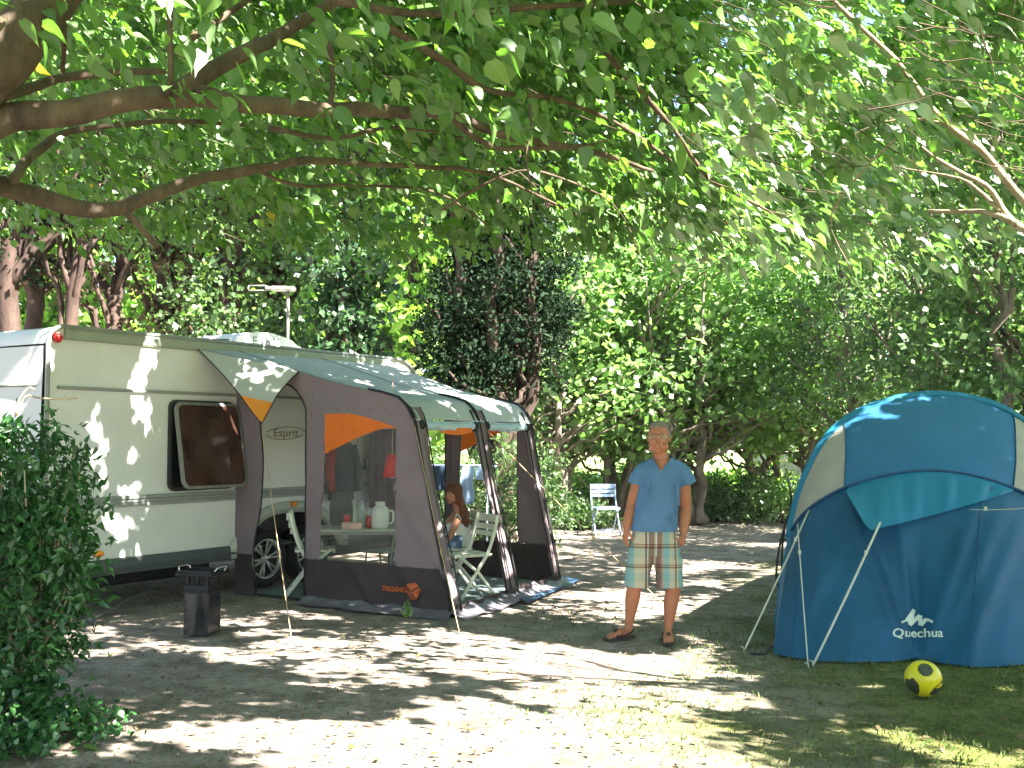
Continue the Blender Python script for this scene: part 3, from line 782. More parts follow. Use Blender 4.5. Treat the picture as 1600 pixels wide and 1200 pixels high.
        mb.tube(pts, [(.012, .008)] * len(pts), 6)
        mb.build('zip_edge', 'aw_black', r)
        for q_ in ([P(1.07, z) for z in np.linspace(.44, 2.2, 16)], [P(t, 1.885) for t in np.linspace(1.07, 2.26, 16)], [P(wl(z) - .012, z) for z in np.linspace(.44, 1.84, 12)], [P(WR + .012, z) for z in np.linspace(.44, 1.72, 12)], [P(t, .425) for t in np.linspace(1.0, 2.66, 20)]):
            mb = MB(); mb.tube([p_ - D * .003 * side for p_ in q_], .0028, 5); mb.build('seam', 'aw_dark', r)
        return P
    PL = wall(2.2, 1.0, -1, 'side_wall'); wall(4.70, ts(4.7), 1, 'side_wall')
    # lettering and emblem on the lower panel of the near wall
    mb = MB(); tv, tf = text2d('TRIGANO', .062, .003)
    mb.add([PL(2.13 + x * 1.02, .205 + y) - D * .012 for x, y in tv], tf)
    hx = [(2.36 + .085 * math.cos(math.radians(60 * i + 10)), .205 + .085 * math.sin(math.radians(60 * i + 10))) for i in range(6)]
    mb.add([PL(t, z) - D * .013 for t, z in hx] + [PL(2.36, .205) - D * .013], [(i, (i + 1) % 6, 6) for i in range(6)])
    mb.build('lettering', 'aw_orange_dull', r)
    mb = MB()
    for i in range(3):
        a_ = math.radians(120 * i + 40); mb.tube([PL(2.36, .205) - D * .02, PL(2.36 + .065 * math.cos(a_), .205 + .065 * math.sin(a_)) - D * .02], .006, 6)
    mb.build('emblem_lines', 'aw_dark', r)
    # poles with their fabric jambs (front frame)
    for s_, w0, w1 in ((2.2, 0, .16), (3.48, .11, .10), (4.70, .14, 0)):
        sc = ts(s_)
        def F_(s, z, d=0): return Q(s, (outer(z) + d) * sc, z)
        mb = MB(); zz = list(np.linspace(.0, 1.9, 26))
        mb.grid(lambda u, v: F_(s_ - w0 + (w0 + w1) * u, 1.9 * v, .012 * math.sin(u * 9 + v * 5) + .01 * noise.noise(Vector((u * 2, v * 6, s_)))), 8, 26, sm=True)
        jb = mb.build('front_jamb', 'aw_brown', r)
        mb = MB()
        for q in ((-.015, .006), (w1 - .005, .008), (-w0 + .005, .008)):
            if abs(q[0]) < .001: continue
            pts = [F_(s_ + q[0] + (.012 * math.sin(z * 4) if q[1] > .007 else 0), z, .022) for z in zz]
            mb.tube(pts, [(q[1] * 2.2, .008)] * len(pts), 6)
        mb.build('zip_edge', 'aw_black', jb)
        mb = MB(); pts = [F_(s_ + (.03 if s_ < 3 else (-.03 if s_ > 4 else 0)), z, -.035) for z in zz]; mb.tube(pts, .013, 8); mb.build('frame_pole', 'alloy', r)
        mb = MB(); pts = [Q(s_, t * sc, roofz(t) + .013) for t in (1.8, 1.95, 2.08, 2.16, 2.22, 2.274, 2.31, 2.333)]; mb.tube(pts, [(.022, .012)] * 8, 8); mb.build('shoulder_strap', 'aw_black', r)
    # rolled up front panels under the eave
    for a_, b_ in ((2.33, 3.37), (3.62, 4.58)):
        mb = MB(); pts = []; rr = []
        for i in range(17):
            s = a_ + (b_ - a_) * i / 16; pts.append(Q(s, 2.335 * ts(s), 1.735 - .015 * math.sin(math.pi * i / 16) + .006 * math.sin(i * 1.9))); rr.append(.040 + .006 * math.sin(i * 2.3))
        mb.tube(pts, rr, 12); ro = mb.build('rolled_panel', 'aw_roof_blue', r)
        for q in (0, 16): mb = MB(); mb.ball(pts[q], .054, 12); mb.build('roll_end', 'aw_black', ro)
        if a_ < 3: mb = MB(); mb.grid(lambda u, v: Q(a_ + .35 + (b_ - a_ - .5) * u, 2.30 * ts(a_), 1.71 - .045 * v - .025 * math.sin(math.pi * u) * v), 12, 2); mb.build('valance', 'aw_orange', ro)
    # eave edge
    mb = MB(); pts = [Q(s, 2.345 * ts(s), 1.783 - .02 * abs(math.sin(math.pi * (s - 2.2) / 1.28))) for s in np.linspace(2.2, 4.72, 30)]
    mb.tube(pts, .009, 6); mb.build('eave_edge', 'aw_roof_blue', r)
    # mud flaps lying on the ground, crumpled
    mb = MB()
    def flap(u, v):
        t = 1.0 + u * 1.8; return Q(2.2 - v * (.20 + .06 * noise.noise(Vector((u * 6, 1, 0)))), t + v * .05, .05 * (1 - v) ** 1.5 + .006 + .035 * max(0, noise.noise(Vector((u * 9, v * 2.2, 3)))))
    mb.grid(flap, 44, 8)
    def flap2(u, v):
        s = 2.15 + u * 2.6; tt = (outer(0) + .02) * ts(s); return Q(s, tt - .05 + v * (.24 + .07 * noise.noise(Vector((u * 7, 2, 0)))), .07 * (1 - v) ** 2 + .006 + .045 * max(0, noise.noise(Vector((u * 13, v * 2, 7)))))
    mb.grid(flap2, 60, 8); mb.build('mud_flap', 'mud_flap', r)
    mb = MB()   # low threshold strip of the front
    def thr(u, v):
        s = 2.3 + u * 2.35; return Q(s, (outer(0) - .0) * ts(s) + .02 * math.sin(u * 40), v * (.10 + .03 * noise.noise(Vector((u * 9, 0, 1)))))
    mb.grid(thr, 50, 4); mb.build('threshold', 'aw_dark', r)
    # guy ropes and pegs
    for a_, b_ in ((tip, G(457, 1008)), (Q(2.2, 2.34, 1.77), G(720, 998)), (Q(3.48, 2.34 * ts(3.48), 1.77), G(1046, 952)), (Q(4.7, 2.34 * ts(4.7), 1.77), G(1060, 905))):
        mb = MB(); k = 10; mb.tube([a_.lerp(b_, i / k) + UP * (-.03 * math.sin(math.pi * i / k)) for i in range(k + 1)], .0042, 6)
        m_ = a_.lerp(b_, .62) ; mb.box(m_ - UP * .028, (.012, .012, .05), m=0)
        gr = mb.build('guy_rope', 'rope_tan', r)
        mb = MB(); mb.tube([b_ + Vector((.01, 0, -.03)), b_ + Vector((-.01, 0, .05)), b_ + Vector((-.03, 0, .05))], .005, 6); mb.build('peg', 'alloy', gr)
awning()
mb = MB()
mb.grid(lambda u, v: Q(2.25 + 2.45 * u, .15 + (outer(0) * ts(2.25 + 2.45 * u) - .2) * v, .020 + .006 * noise.noise(Vector((u * 8, v * 8, 0)))), 24, 24)
tag(mb.build('ground_sheet', 'ground_sheet', origin=Q(3.4, 1.4, 0)), 'grey groundsheet spread inside the brown awning', 'groundsheet')
mb = MB()
TA, TB, TC_, TD = G(826, 944), G(908, 908), G(872, 900), G(790, 930)
mb.grid(lambda u, v: TA.lerp(TB, u).lerp(TD.lerp(TC_, u), v) + UP * (.016 + .03 * max(0, noise.noise(Vector((u * 6, v * 5, 2))))), 22, 10)
tag(mb.build('tarpaulin', 'blue_tarp', origin=G(850, 920)), 'crumpled blue tarpaulin sticking out past the awning corner', 'tarpaulin')
#@@CAMPGEAR
# ------------------------------------------------------------------ camping things
def folding_chair(mat, label, group):
    """faces -Y, origin on the ground under the seat"""
    r = empty('folding_chair', (0, 0, 0), label, 'chair', group)
    w_ = .21
    mb = MB()
    for sx in (-1, 1):
        x = sx * w_   # long front-leg/back rail, and the crossing leg
        mb.tube(smooth_path([(x, -.21, 0), (x, -.02, .30), (x, .10, .48), (x, .17, .68), (x, .205, .84)], 3), [(.012, .018)] * 13, 8)
        x2 = sx * (w_ - .028)
        mb.tube([(x2, .24, 0), (x2, .02, .28), (x2, -.19, .455)], [(.010, .016)] * 3, 8)
    mb.tube([(-w_, -.17, .07), (w_, -.17, .07)], .010, 8); mb.tube([(-w_ + .03, .2, .07), (w_ - .03, .2, .07)], .010, 8)
    mb.build('frame', mat, r)
    mb = MB()
    for i in range(6):
        y = -.20 + i * .066; mb.box((0, y, .462 - .006 * math.sin(i * .6)), (2 * w_ - .035, .052, .014), bev=.005)
    for sx in (-1, 1): mb.box((sx * (w_ - .04), -.03, .450), (.02, .36, .018))
    mb.box((0, -.235, .452), (2 * w_ - .03, .02, .04), bev=.008)
    mb.build('seat', mat, r)
    mb = MB()
    for i, (z, h) in enumerate(((.80, .075), (.715, .055), (.65, .045))):
        y = .155 + (z - .65) * .25
        def sl(u, v): return (-w_ - .005 + (2 * w_ + .01) * u, y + .012 - .03 * (1 - (2 * u - 1) ** 2) * -1, z - h / 2 + h * v)
        mb.grid(sl, 10, 2); mb.grid(lambda u, v: (lambda p: (p[0], p[1] + .014, p[2]))(sl(u, v)), 10, 2)
        mb.box((0, y + .034, z), (2 * w_ - .02, .010, h), bev=.003)
    mb.build('backrest', mat, r)
    return r
ch0 = folding_chair('chair_white_shaded', 'white slatted folding chair standing alone in front of the fig trees', 'white slatted folding chairs')
p = G(946, 836); ch0.location = (p.x, p.y, 0); ch0.rotation_euler = (0, 0, math.radians(8))
chc = folding_chair('chair_cream', 'cream folding chair behind the open awning front with its backrest turned right', 'cream folding chairs inside the awning')
def place_chair(src, loc, deg, label):
    c = copy_tree(src); c.location = loc; c.rotation_euler = (0, 0, math.radians(deg)); c['label'] = label; return c
pC = Vector((-.42, 10.75, .02)); chc.location = pC; chc.rotation_euler = (0, 0, math.radians(-62))
GIRL = Vector((-.60, 11.35, .02))
place_chair(chc, GIRL, -75, 'cream folding chair the long haired girl is sitting on')
place_chair(chc, W(484, 800, 11.45) * Vector((1, 1, 0)) if False else Vector((W(486, 800, 11.2).x, 11.2, .02)), 100, 'cream folding chair at the left end of the camping table')
# table
TAB = Vector((-1.62, 11.35, .02))
def table():
    r = empty('camping_table', TAB, 'light grey folding camping table laid with bottles inside the awning', 'table', rz=math.radians(5))
    Mx = XF[r]
    def L3(x, y, z): return Mx @ Vector((x, y, z))
    R = Matrix.Rotation(math.radians(5), 3, 'Z')
    mb = MB(); mb.box(L3(0, 0, .655), (.98, .62, .025), R, bev=.01); mb.build('tabletop', 'table_top', r)
    mb = MB(); mb.box(L3(0, 0, .625), (.9, .54, .03), R); mb.build('apron', 'table_leg', r)
    for sx in (-1, 1):
        for sy in (-1, 1):
            mb = MB(); mb.tube([L3(sx * .40, sy * .22, .62), L3(sx * .36, sy * .25, .3), L3(sx * .43, sy * .27, 0)], .013, 8); mb.build('leg', 'table_leg', r)
    return r
table()
TZ = .02 + .668
def on_table(px, y):
    return Vector((W(px, 800, y).x, y, TZ))
def lathe_thing(name, parts, loc, label, cat):
    r = empty(name, loc, label, cat)
    for nm, mat, prof in parts:
        mb = MB(); mb.lathe(loc, prof, 20); mb.build(nm, mat, r)
    return r
lathe_thing('drink_can', [('can_body', 'can_red', [(.026, 0), (.037, .006), (.037, .12), (.028, .133)]), ('lid', 'chrome', [(.028, .133), (.029, .138), (.0, .137)])], on_table(542, 11.25) , 'tall red drink can standing beside the pink box on the camping table', 'can')
lathe_thing('water_bottle', [('bottle_body', 'bottle_clear', [(.03, 0), (.042, .01), (.042, .17), (.035, .2), (.014, .235), (.014, .25)]), ('cap', 'towel_blue', [(.016, .25), (.016, .27), (0, .27)])], on_table(566, 11.3), 'clear water bottle with blue cap on the camping table', 'bottle')
lathe_thing('squash_bottle', [('bottle_body', 'can_red', [(.03, 0), (.04, .01), (.042, .08), (.04, .13)]), ('shoulder', 'bottle_clear', [(.04, .13), (.03, .165), (.013, .19), (.013, .205), (0, .205)])], on_table(578, 11.22), 'squat bottle with a red label next to the white jug', 'bottle')
r = lathe_thing('water_jug', [('jug_body', 'white_plastic', [(.075, 0), (.09, .02), (.09, .16), (.08, .21), (.045, .235)]), ('lid', 'white_plastic', [(.045, .235), (.05, .24), (.05, .27), (0, .275)])], on_table(594, 11.18), 'white plastic water jug near the right end of the camping table', 'jug')
mb = MB(); jl = on_table(594, 11.18); mb.tube(smooth_path([jl + Vector((.085, 0, .18)), jl + Vector((.13, 0, .17)), jl + Vector((.13, 0, .07)), jl + Vector((.088, 0, .05))], 4), .011, 8); mb.build('handle', 'white_plastic', r)
bp_ = on_table(551, 11.1)
mb = MB(); mb.box(bp_ + Vector((0, 0, .035)), (.20, .14, .066), bev=.004); bo = mb.build('tissue_box', 'box_pink', origin=bp_); tag(bo, 'pale pink cardboard box lying low at the front of the camping table', 'box')
mb = MB(); mb.box(bp_ + Vector((0, -.072, .02)), (.18, .003, .02)); mb.build('printed_band', 'can_red', bo) if False else None
# dark rucksack on the left chair
rk = Vector((W(527, 800, 11.35).x, 11.62, 0.66))
mb = MB(); mb.sections([(rk.x, rk.y, rk.z + z, rx, ry) for z, rx, ry in ((0.03, .09, .07), (.06, .12, .1), (.2, .125, .11), (.3, .11, .09), (.36, .075, .06), (.375, .03, .03))], 24, ex=2.6)
rkr = empty('rucksack', rk + UP * .028, 'dark green rucksack standing upright at the back of the camping table', 'bag')
mb.build('bag_body', 'pack_dark', rkr)
mb = MB(); mb.box(rk + Vector((0, -.115, .14)), (.16, .04, .13), bev=.018); mb.build('pocket', 'cloth_black', rkr)
mb = MB(); mb.tube(smooth_path([rk + Vector((-.03, 0, .36)), rk + Vector((0, 0, .41)), rk + Vector((.03, 0, .36))], 5), .007, 6); mb.build('handle', 'cloth_black', rkr)
# red hanging lamp
LP = W(613, 728, 11.0)
r = empty('hanging_lamp', LP, 'bright red conical lampshade hanging from the awning roof above the table', 'lamp')
mb = MB(); mb.lathe(LP, [(.055, .115), (.10, -.11)], 28); 
o = MB(); mb2 = MB()
n_ = 28
mb2.add([LP + Vector((rr * math.cos(2 * math.pi * j / n_), rr * math.sin(2 * math.pi * j / n_), z)) for rr, z in ((.05, .115), (.095, -.11)) for j in range(n_)], [(j, (j + 1) % n_, n_ + (j + 1) % n_, n_ + j) for j in range(n_)], 0, True)
mb2.build('lamp_shade', 'lamp_red', r, solid=.003)
mb = MB(); mb.ball(LP - UP * .08, (.032, .032, .045), 14); mb.build('bulb', 'white_plastic', r)
mb = MB(); mb.tube([LP + UP * .13, Vector((LP.x, LP.y, 2.24))], .004, 6); mb.lathe(LP + UP * .02, [(.018, 0), (.02, .08), (.008, .11)], 10)
for a_ in (0, 2.1, 4.2): mb.tube([LP + UP * .10, LP + Vector((.05 * math.cos(a_), .05 * math.sin(a_), .112))], .002, 5)
mb.build('cord', 'box_pink', r)
# hanging cloths on the caravan side
def hanging(s0, s1, z0, z1, mat, name, label, cat, t=.16, amp=.035, fr=24, parts=None):
    r = empty(name, Q((s0 + s1) / 2, t, z1), label, cat)
    mb = MB(); mb.grid(lambda u, v: Q(s0 + (s1 - s0) * u + .03 * math.sin(v * 3) * (u - .5), t + amp * math.sin(u * fr) * (.4 + .6 * (1 - v)), z0 + (z1 - z0) * v + .02 * math.sin(u * 7) * (1 - v)), 40, 10)
    mb.build('cloth', mat, r, solid=.004)
    mb = MB(); mb.tube([Q(s0 - .04, t, z1 + .005), Q(s1 + .04, t, z1 + .005)], .008, 8); mb.tube([Q(s0 - .02, .0, z1 + .005), Q(s0 - .02, t, z1 + .005)], .006, 6); mb.tube([Q(s1 + .02, .0, z1 + .005), Q(s1 + .02, t, z1 + .005)], .006, 6); mb.build('rail', 'alloy', r)
    return r
hanging(4.17, 4.62, .78, 1.72, 'cloth_purple', 'door_curtain', 'dark purple curtain hanging in the caravan doorway', 'curtain')
def jacket():
    c = Q(3.72, .12, 1.62)
    r = empty('jacket', c, 'black and dark red jacket hanging from the caravan side inside the awning', 'jacket')
    R3 = Matrix((D, Nn, UP)).transposed()
    def sec(zs): return zs
    mb = MB()
    n = 20; secs = [(0, .03, .03), (-.05, .12, .05), (-.12, .20, .07), (-.3, .19, .08), (-.5, .17, .08), (-.72, .19, .09)]
    vs = [c + D * (rx * math.cos(2 * math.pi * j / n)) + Nn * (ry * math.sin(2 * math.pi * j / n) * (1 + .25 * math.sin(7 * 2 * math.pi * j / n))) + UP * z for z, rx, ry in secs for j in range(n)]
    mb.add(vs, [(i * n + j, i * n + (j + 1) % n, (i + 1) * n + (j + 1) % n, (i + 1) * n + j) for i in range(len(secs) - 1) for j in range(n)], 0, True)
    mb.build('jacket_body', 'cloth_black', r)
    for sx in (-1, 1):
        mb = MB(); mb.tube([c + D * sx * .17 - UP * .1, c + D * sx * .24 + Nn * .03 - UP * .35, c + D * sx * .22 + Nn * .05 - UP * .62], [.055, .055, .045], 12); mb.build('sleeve', 'cloth_red' if sx < 0 else 'cloth_black', r)
    mb = MB(); mb.tube(smooth_path([c + UP * .0, c + UP * .05, c + UP * .07 - Nn * .05, c + UP * .05 - Nn * .12], 3), .004, 6); mb.build('hook', 'alloy', r)
jacket()
# drying rack with washing behind the awning
def airer():
    b = Vector((W(712, 760, 14.6).x, 14.6, 0))
    r = empty('drying_rack', b, 'white wire drying rack standing behind the awning', 'drying rack')
    mb = MB()
    for y in (-.25, .25):
        mb.tube([b + Vector((-.5, y, 1.24)), b + Vector((.55, y, 1.24))], .012, 8)
    for x in np.linspace(-.5, .55, 8): mb.tube([b + Vector((x, -.25, 1.24)), b + Vector((x, .25, 1.24))], .005, 6)
    mb.build('rail', 'chair_white_shaded', r)
    for x in (-.42, .42):
        for sg in (-1, 1):
            mb = MB(); mb.tube([b + Vector((x, sg * .3, 0)), b + Vector((x, -sg * .2, 1.24))], .011, 8); mb.build('leg', 'chair_white_shaded', r)
    def drape(x0, x1, drop, mat, nm, label, cat, y=-.25):
        def fn(u, v):
            a_ = v * 2 - 1; xx = x0 + (x1 - x0) * u
            L_ = abs(a_) * drop
            return b + Vector((xx + .01 * math.sin(L_ * 20), y + (-.012 if a_ < 0 else .012) + (.02 * math.sin(u * 11) * abs(a_)), 1.256 - max(0, L_ - .01)))
        mb = MB(); mb.grid(fn, 16, 24); o = mb.build(nm, mat, origin=b + Vector(((x0 + x1) / 2, y, 1.25)), solid=.004); tag(o, label, cat)
    drape(.08, .25, .52, 'towel_blue', 'towel', 'long pale blue towel hanging from the drying rack right of the girl', 'towel')
    drape(-.30, -.12, .34, 'towel_navy', 'towel', 'short navy towel hanging at the left end of the drying rack', 'towel', -.26)
    drape(.27, .45, .20, 'towel_blue', 'pillowcase', 'small pale blue cloth at the right end of the drying rack', 'cloth')
airer()
# black gas grill in front of the caravan
def grill():
    b = G(314, 990); b.z = 0
    r = empty('portable_grill', b, 'small black grill on a boxy stand in front of the caravan', 'grill')
    R = rotM('Z', -14)
    def V_(x, y, z): return b + R @ Vector((x * .86, y * .86, z))
    mb = MB(); mb.box(V_(0, .02, .165), (.22, .22, .33), R, bev=.012); mb.build('stand_box', 'black_gloss', r)
    mb = MB()   # sheet draped over the front
    mb.grid(lambda u, v: V_(-.10 + .24 * u, -.118 - .012 * math.sin(u * 5) - .035 * (1 - v) * (.6 + .4 * math.sin(u * 4)), .01 + .33 * v), 14, 14); mb.build('front_cover', 'black_gloss', r)
    mb = MB()
    for sx in (-1, 1):
        for sy in (-1, 1): mb.box(V_(sx * .10, .02 + sy * .09, .40), (.022, .022, .15), R)
    mb.box(V_(0, .02, .37), (.22, .2, .06), R, bev=.01); mb.box(V_(0, .02, .345), (.25, .25, .015), R, bev=.005)
    mb.build('burner_frame', 'black_plastic', r)
    mb = MB()
    mb.box(V_(0, .02, .49), (.34, .28, .018), R, bev=.006)
    for sx in (-1, 1): mb.box(V_(sx * .168, .02, .508), (.012, .28, .03), R)
    for sy in (-1, 1): mb.box(V_(0, .02 + sy * .134, .508), (.34, .012, .03), R)
    mb.build('tray', 'black_plastic', r)
    for sx in (-1, 1):
        mb = MB(); mb.tube(smooth_path([V_(sx * .17, -.08, .50), V_(sx * .205, -.07, .545), V_(sx * .205, .1, .545), V_(sx * .17, .11, .50)], 4), .005, 6); mb.build('handle', 'chrome', r)
grill()
# grey hose lying under the caravan
mb = MB(); mb.tube(smooth_path([Q(.3, .25, .02) , Q(.8, -.1, .02), Q(1.3, -.5, .03), Q(2.0, -.9, .02)], 6), .016, 8)
tag(mb.build('hose', 'rubber_grey', origin=Q(1.0, -.2, 0)), 'grey hose lying on the ground under the caravan', 'hose')
# football
def ball():
    c = G(1443, 1089); c.z = .112
    mb = MB(); R0 = .112; n = 64; h = 40
    pat = [(W(1438, 1045, 6.6) - c).normalized(), (W(1416, 1085, 6.62) - c).normalized(), (W(1468, 1086, 6.62) - c).normalized()]
    pat = [Vector((-.12, -.72, .68)).normalized(), Vector((-.86, -.45, -.42)).normalized(), Vector((.62, -.62, -.5)).normalized(), Vector((.75, .55, .4)).normalized(), Vector((-.4, .9, .1)).normalized(), Vector((.1, .3, -.95)).normalized()]
    def mfun(u, v):
        d = pt(u, v)
        for i, q in enumerate(pat):
            a_ = math.degrees(math.acos(max(-1, min(1, d.dot(q)))))
            a_ += 4 * math.sin(3 * math.atan2(d.cross(q).z, d.cross(q).x)) if i else 0
            lim = 24 if i == 0 else 30
            if i == 2 and 30 > a_ > 0 and d.z > -.34 and d.z < -.1 and 12 < a_ < 26: return 0
            if a_ < lim: return 1
        return 0
    def pt(u, v):
        th = math.pi * v; a_ = 2 * math.pi * u; return Vector((math.sin(th) * math.cos(a_), math.sin(th) * math.sin(a_), math.cos(th)))
    def sf(u, v):
        d = pt(u, v); k = 1.0
        for q in pat:
            a_ = math.degrees(math.acos(max(-1, min(1, d.dot(q))))); k -= .006 * math.exp(-((a_ - 27) / 2.5) ** 2)
        k -= .006 * math.exp(-(d.x * 9 + .3) ** 2 * 6)
        return c + d * R0 * k
    mb.grid(sf, 96, 56, m=mfun)
    pr('ball_yellow', (.62, .52, .012), .3, var=.05, scale=30); pr('ball_dark', (.045, .05, .035), .35, var=.7, scale=70)
    tag(mb.build('football', ['ball_yellow', 'ball_dark'], origin=(c.x, c.y, 0)), 'yellow football with black patches on the moss in front of the blue tent', 'ball')
ball()
#@@TENT
# ------------------------------------------------------------------ blue tent
def tent():
    r = empty('tent', Vector((3.5, 9.0, 0)), 'blue and beige dome tent at the right edge with a white mountain logo', 'tent')
    A = smooth_path([Vector((px, py, Y)) for px, py, Y in ((1212, 978, 9.25), (1221, 905, 9.22), (1236, 832, 9.2), (1252, 765, 9.2), (1285, 695, 9.2), (1330, 652, 9.2), (1390, 627, 9.2), (1455, 617, 9.2), (1520, 623, 9.2), (1580, 645, 9.2), (1632, 690, 9.2), (1665, 765, 9.2), (1682, 832, 9.2), (1697, 905, 9.22), (1706, 978, 9.25))], 6)
    B = smooth_path([Vector(q) for q in ((1237, 829, 9.12), (1264, 796, 8.95), (1320, 763, 8.78), (1380, 745, 8.68), (1440, 737, 8.62), (1500, 741, 8.62), (1560, 756, 8.66), (1612, 778, 8.78), (1655, 804, 8.95), (1682, 832, 9.12))], 6)
    Cc = [(1208, 1022), (1235, 1027), (1280, 1033), (1330, 1035), (1390, 1034), (1430, 1030), (1470, 1036), (1520, 1043), (1570, 1041), (1620, 1036), (1680, 1028), (1712, 1020)]
    def at(path, u):
        f = u * (len(path) - 1); i = min(int(f), len(path) - 2); return path[i].lerp(path[i + 1], f - i)
    def Ca(u):
        f = u * (len(Cc) - 1); i = min(int(f), len(Cc) - 2); k = f - i
        px = Cc[i][0] * (1 - k) + Cc[i + 1][0] * k; py = Cc[i][1] * (1 - k) + Cc[i + 1][1] * k
        g = G(px, py); return Vector((px, py, g.y))
    i0, i1 = 12, len(A) - 1 - 12      # where hoop B springs from hoop A
    def Au(u):
        x = at(B, u).x
        for i in range(i0, i1):
            if A[i].x <= x <= A[i + 1].x: return A[i].lerp(A[i + 1], (x - A[i].x) / max(1e-6, A[i + 1].x - A[i].x))
        return A[i0] if u < .5 else A[i1]
    def w3(p): return W(p.x, p.y, p.z)
    def band(u, v):
        q = Au(u).lerp(at(B, u), v); p = w3(q)
        return p + Vector((0, -.05, .03)) * math.sin(math.pi * v) * math.sin(math.pi * u) + Vector((0, .022, 0)) * noise.noise(Vector((u * 5, v * 3, 0))) + Vector((0, .010, 0)) * noise.noise(Vector((u * 26 + v * 6, v * 4, 3)))
    def u_at(px):
        return next((i / 200 for i in range(201) if at(B, i / 200).x >= px), 1)
    ul, ur = u_at(1318), u_at(1583)
    mb = MB(); mb.grid(lambda u, v: band(ul * u, v), 16, 14); mb.build('side_roof_panel', 'tent_beige', r); mb = MB(); mb.grid(lambda u, v: band(ur + (1 - ur) * u, v), 14, 14); mb.build('side_roof_panel', 'tent_beige', r)
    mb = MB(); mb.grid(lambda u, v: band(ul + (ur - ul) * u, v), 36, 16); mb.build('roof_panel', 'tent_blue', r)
    # front wall with drag creases; crease lines in picture pixels of the wall
    lines = [((1357, 828), (1428, 1025), 7, .028), ((1330, 800), (1405, 1000), 8, .016), ((1366, 830), (1300, 960), 14, .008), ((1520, 800), (1440, 1028), 16, .018), ((1570, 790), (1470, 1000), 18, .012),
             ((1290, 830), (1255, 1010), 12, .012), ((1430, 840), (1428, 1010), 15, -.012), ((1320, 850), (1240, 980), 16, .012), ((1400, 800), (1432, 1020), 9, .014), ((1590, 830), (1500, 1030), 20, .016)]
    def crease(px, py):
        f = 0
        for (x0, y0), (x1, y1), w_, h in lines:
            dx, dy = x1 - x0, y1 - y0; L2 = dx * dx + dy * dy; t = ((px - x0) * dx + (py - y0) * dy) / L2
            tc = max(0, min(1, t)); d = math.hypot(px - x0 - dx * tc, py - y0 - dy * tc)
            f += 2.4 * h * math.exp(-(d / (w_ * .75)) ** 2) * (.35 + .65 * math.sin(math.pi * max(.08, min(.92, tc))))
        return f
    def front(u, v):
        b = at(B, u); c_ = Ca(u); q = b.lerp(c_, v)
        q.z = b.z + (c_.z - b.z) * (v ** .9) ; p = w3(q)
        off = crease(q.x, q.y) + .01 * noise.noise(Vector((q.x * .02, q.y * .02, 0)))
        return p + Vector((-.1, -1, .3)) * off
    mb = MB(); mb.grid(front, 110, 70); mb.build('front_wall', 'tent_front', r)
    def surf(px, py, off):
        # find (u,v) of the front wall at a picture point
        u = (px - 1208) / (1712 - 1208); v = .5
        for _ in range(40):
            b = at(B, u); c_ = Ca(u); v = (py - b.y) / (c_.y - b.y); x = b.x + (c_.x - b.x) * v; u = max(0, min(1, u + (px - x) / 520))
        return front(u, v) + Vector((0, -off, off * .3))
    # vent flap
    top = [at(B, u_at(1322) + (u_at(1580) - u_at(1322)) * i / 30) for i in range(31)]
    low = []
    for i in range(31):
        k = i / 30; x0, y0 = 1322, 770
        kk = .12
        if k < kk: q = (1322 + (1357 - 1322) * k / kk, 768 + (829 - 768) * k / kk)
        else:
            m_ = (k - kk) / (1 - kk); q = (1357 + (1582 - 1357) * m_, 829 - (829 - 768) * m_ - 10 * math.sin(math.pi * m_) * -.3)
        low.append(q)
    mb = MB()
    def vf(u, v):
        i = min(int(u * 30), 29); k = u * 30 - i
        a_ = w3(top[i].lerp(top[i + 1], k)) + Vector((0, -.02, 0)); qx = low[i][0] * (1 - k) + low[i + 1][0] * k; qy = low[i][1] * (1 - k) + low[i + 1][1] * k
        b_ = surf(qx, qy, .03 + .22 * math.exp(-((qx - 1357) / 60) ** 2)); b_ = W(qx, qy, b_.y)
        return a_.lerp(b_, v) + Vector((0, -.012, .0)) * (math.sin(u * 60 + 3) * .5 + math.sin(u * 34)) * v * (1 - v) * 5
    mb.grid(vf, 60, 12); mb.build('vent_flap', 'tent_teal', r)
    # side walls and the body behind
    mb = MB()
    def lower_side(side):
        def fn(u, v):     # u along hoop A from spring point to the ground, v towards the front corner
            f = i0 * (1 - u) if side < 0 else i1 + (len(A) - 1 - i1) * u
            i = min(int(f), len(A) - 2); a_ = w3(A[i].lerp(A[i + 1], f - i))
            ed = front(0 if side < 0 else 1, u)
            return a_.lerp(ed, v)
        return fn
    mb.grid(lower_side(-1), 12, 6); mb.grid(lower_side(1), 12, 6)
    back = [(9.2, 1.0), (9.9, 1.0), (10.9, .97), (12.2, .9), (13.3, .62), (13.9, .12)]
    Aw = [w3(a_) for a_ in A]; cx = sum(a_.x for a_ in Aw) / len(Aw)
    bl = smooth_path([Vector((y, k, 0)) for y, k in back], 4)
    def bk(u, v):
        f = u * (len(Aw) - 1); i = min(int(f), len(Aw) - 2); a_ = Aw[i].lerp(Aw[i + 1], f - i); f2 = v * (len(bl) - 1); j = min(int(f2), len(bl) - 2); q = bl[j].lerp(bl[j + 1], f2 - j)
        return Vector((cx + (a_.x - cx) * (.5 + .5 * q.y) + (q.x - 9.2) * .42, q.x + (.01 if v == 0 else 0), max(0, a_.z * q.y)))
    mb.grid(bk, 50, 24); mb.build('body_fabric', 'tent_blue', r)
    mb = MB(); mb.tube([w3(a_) for a_ in A], .017, 8); mb.tube([w3(at(A, i / 60)) + Vector((0, .02, .0)) + (w3(at(A, i / 60)) - Vector((cx, 9.2, .6))).normalized() * .012 for i in range(8, 53)], .026, 8); mb.build('pole_sleeve', 'tent_teal', r)
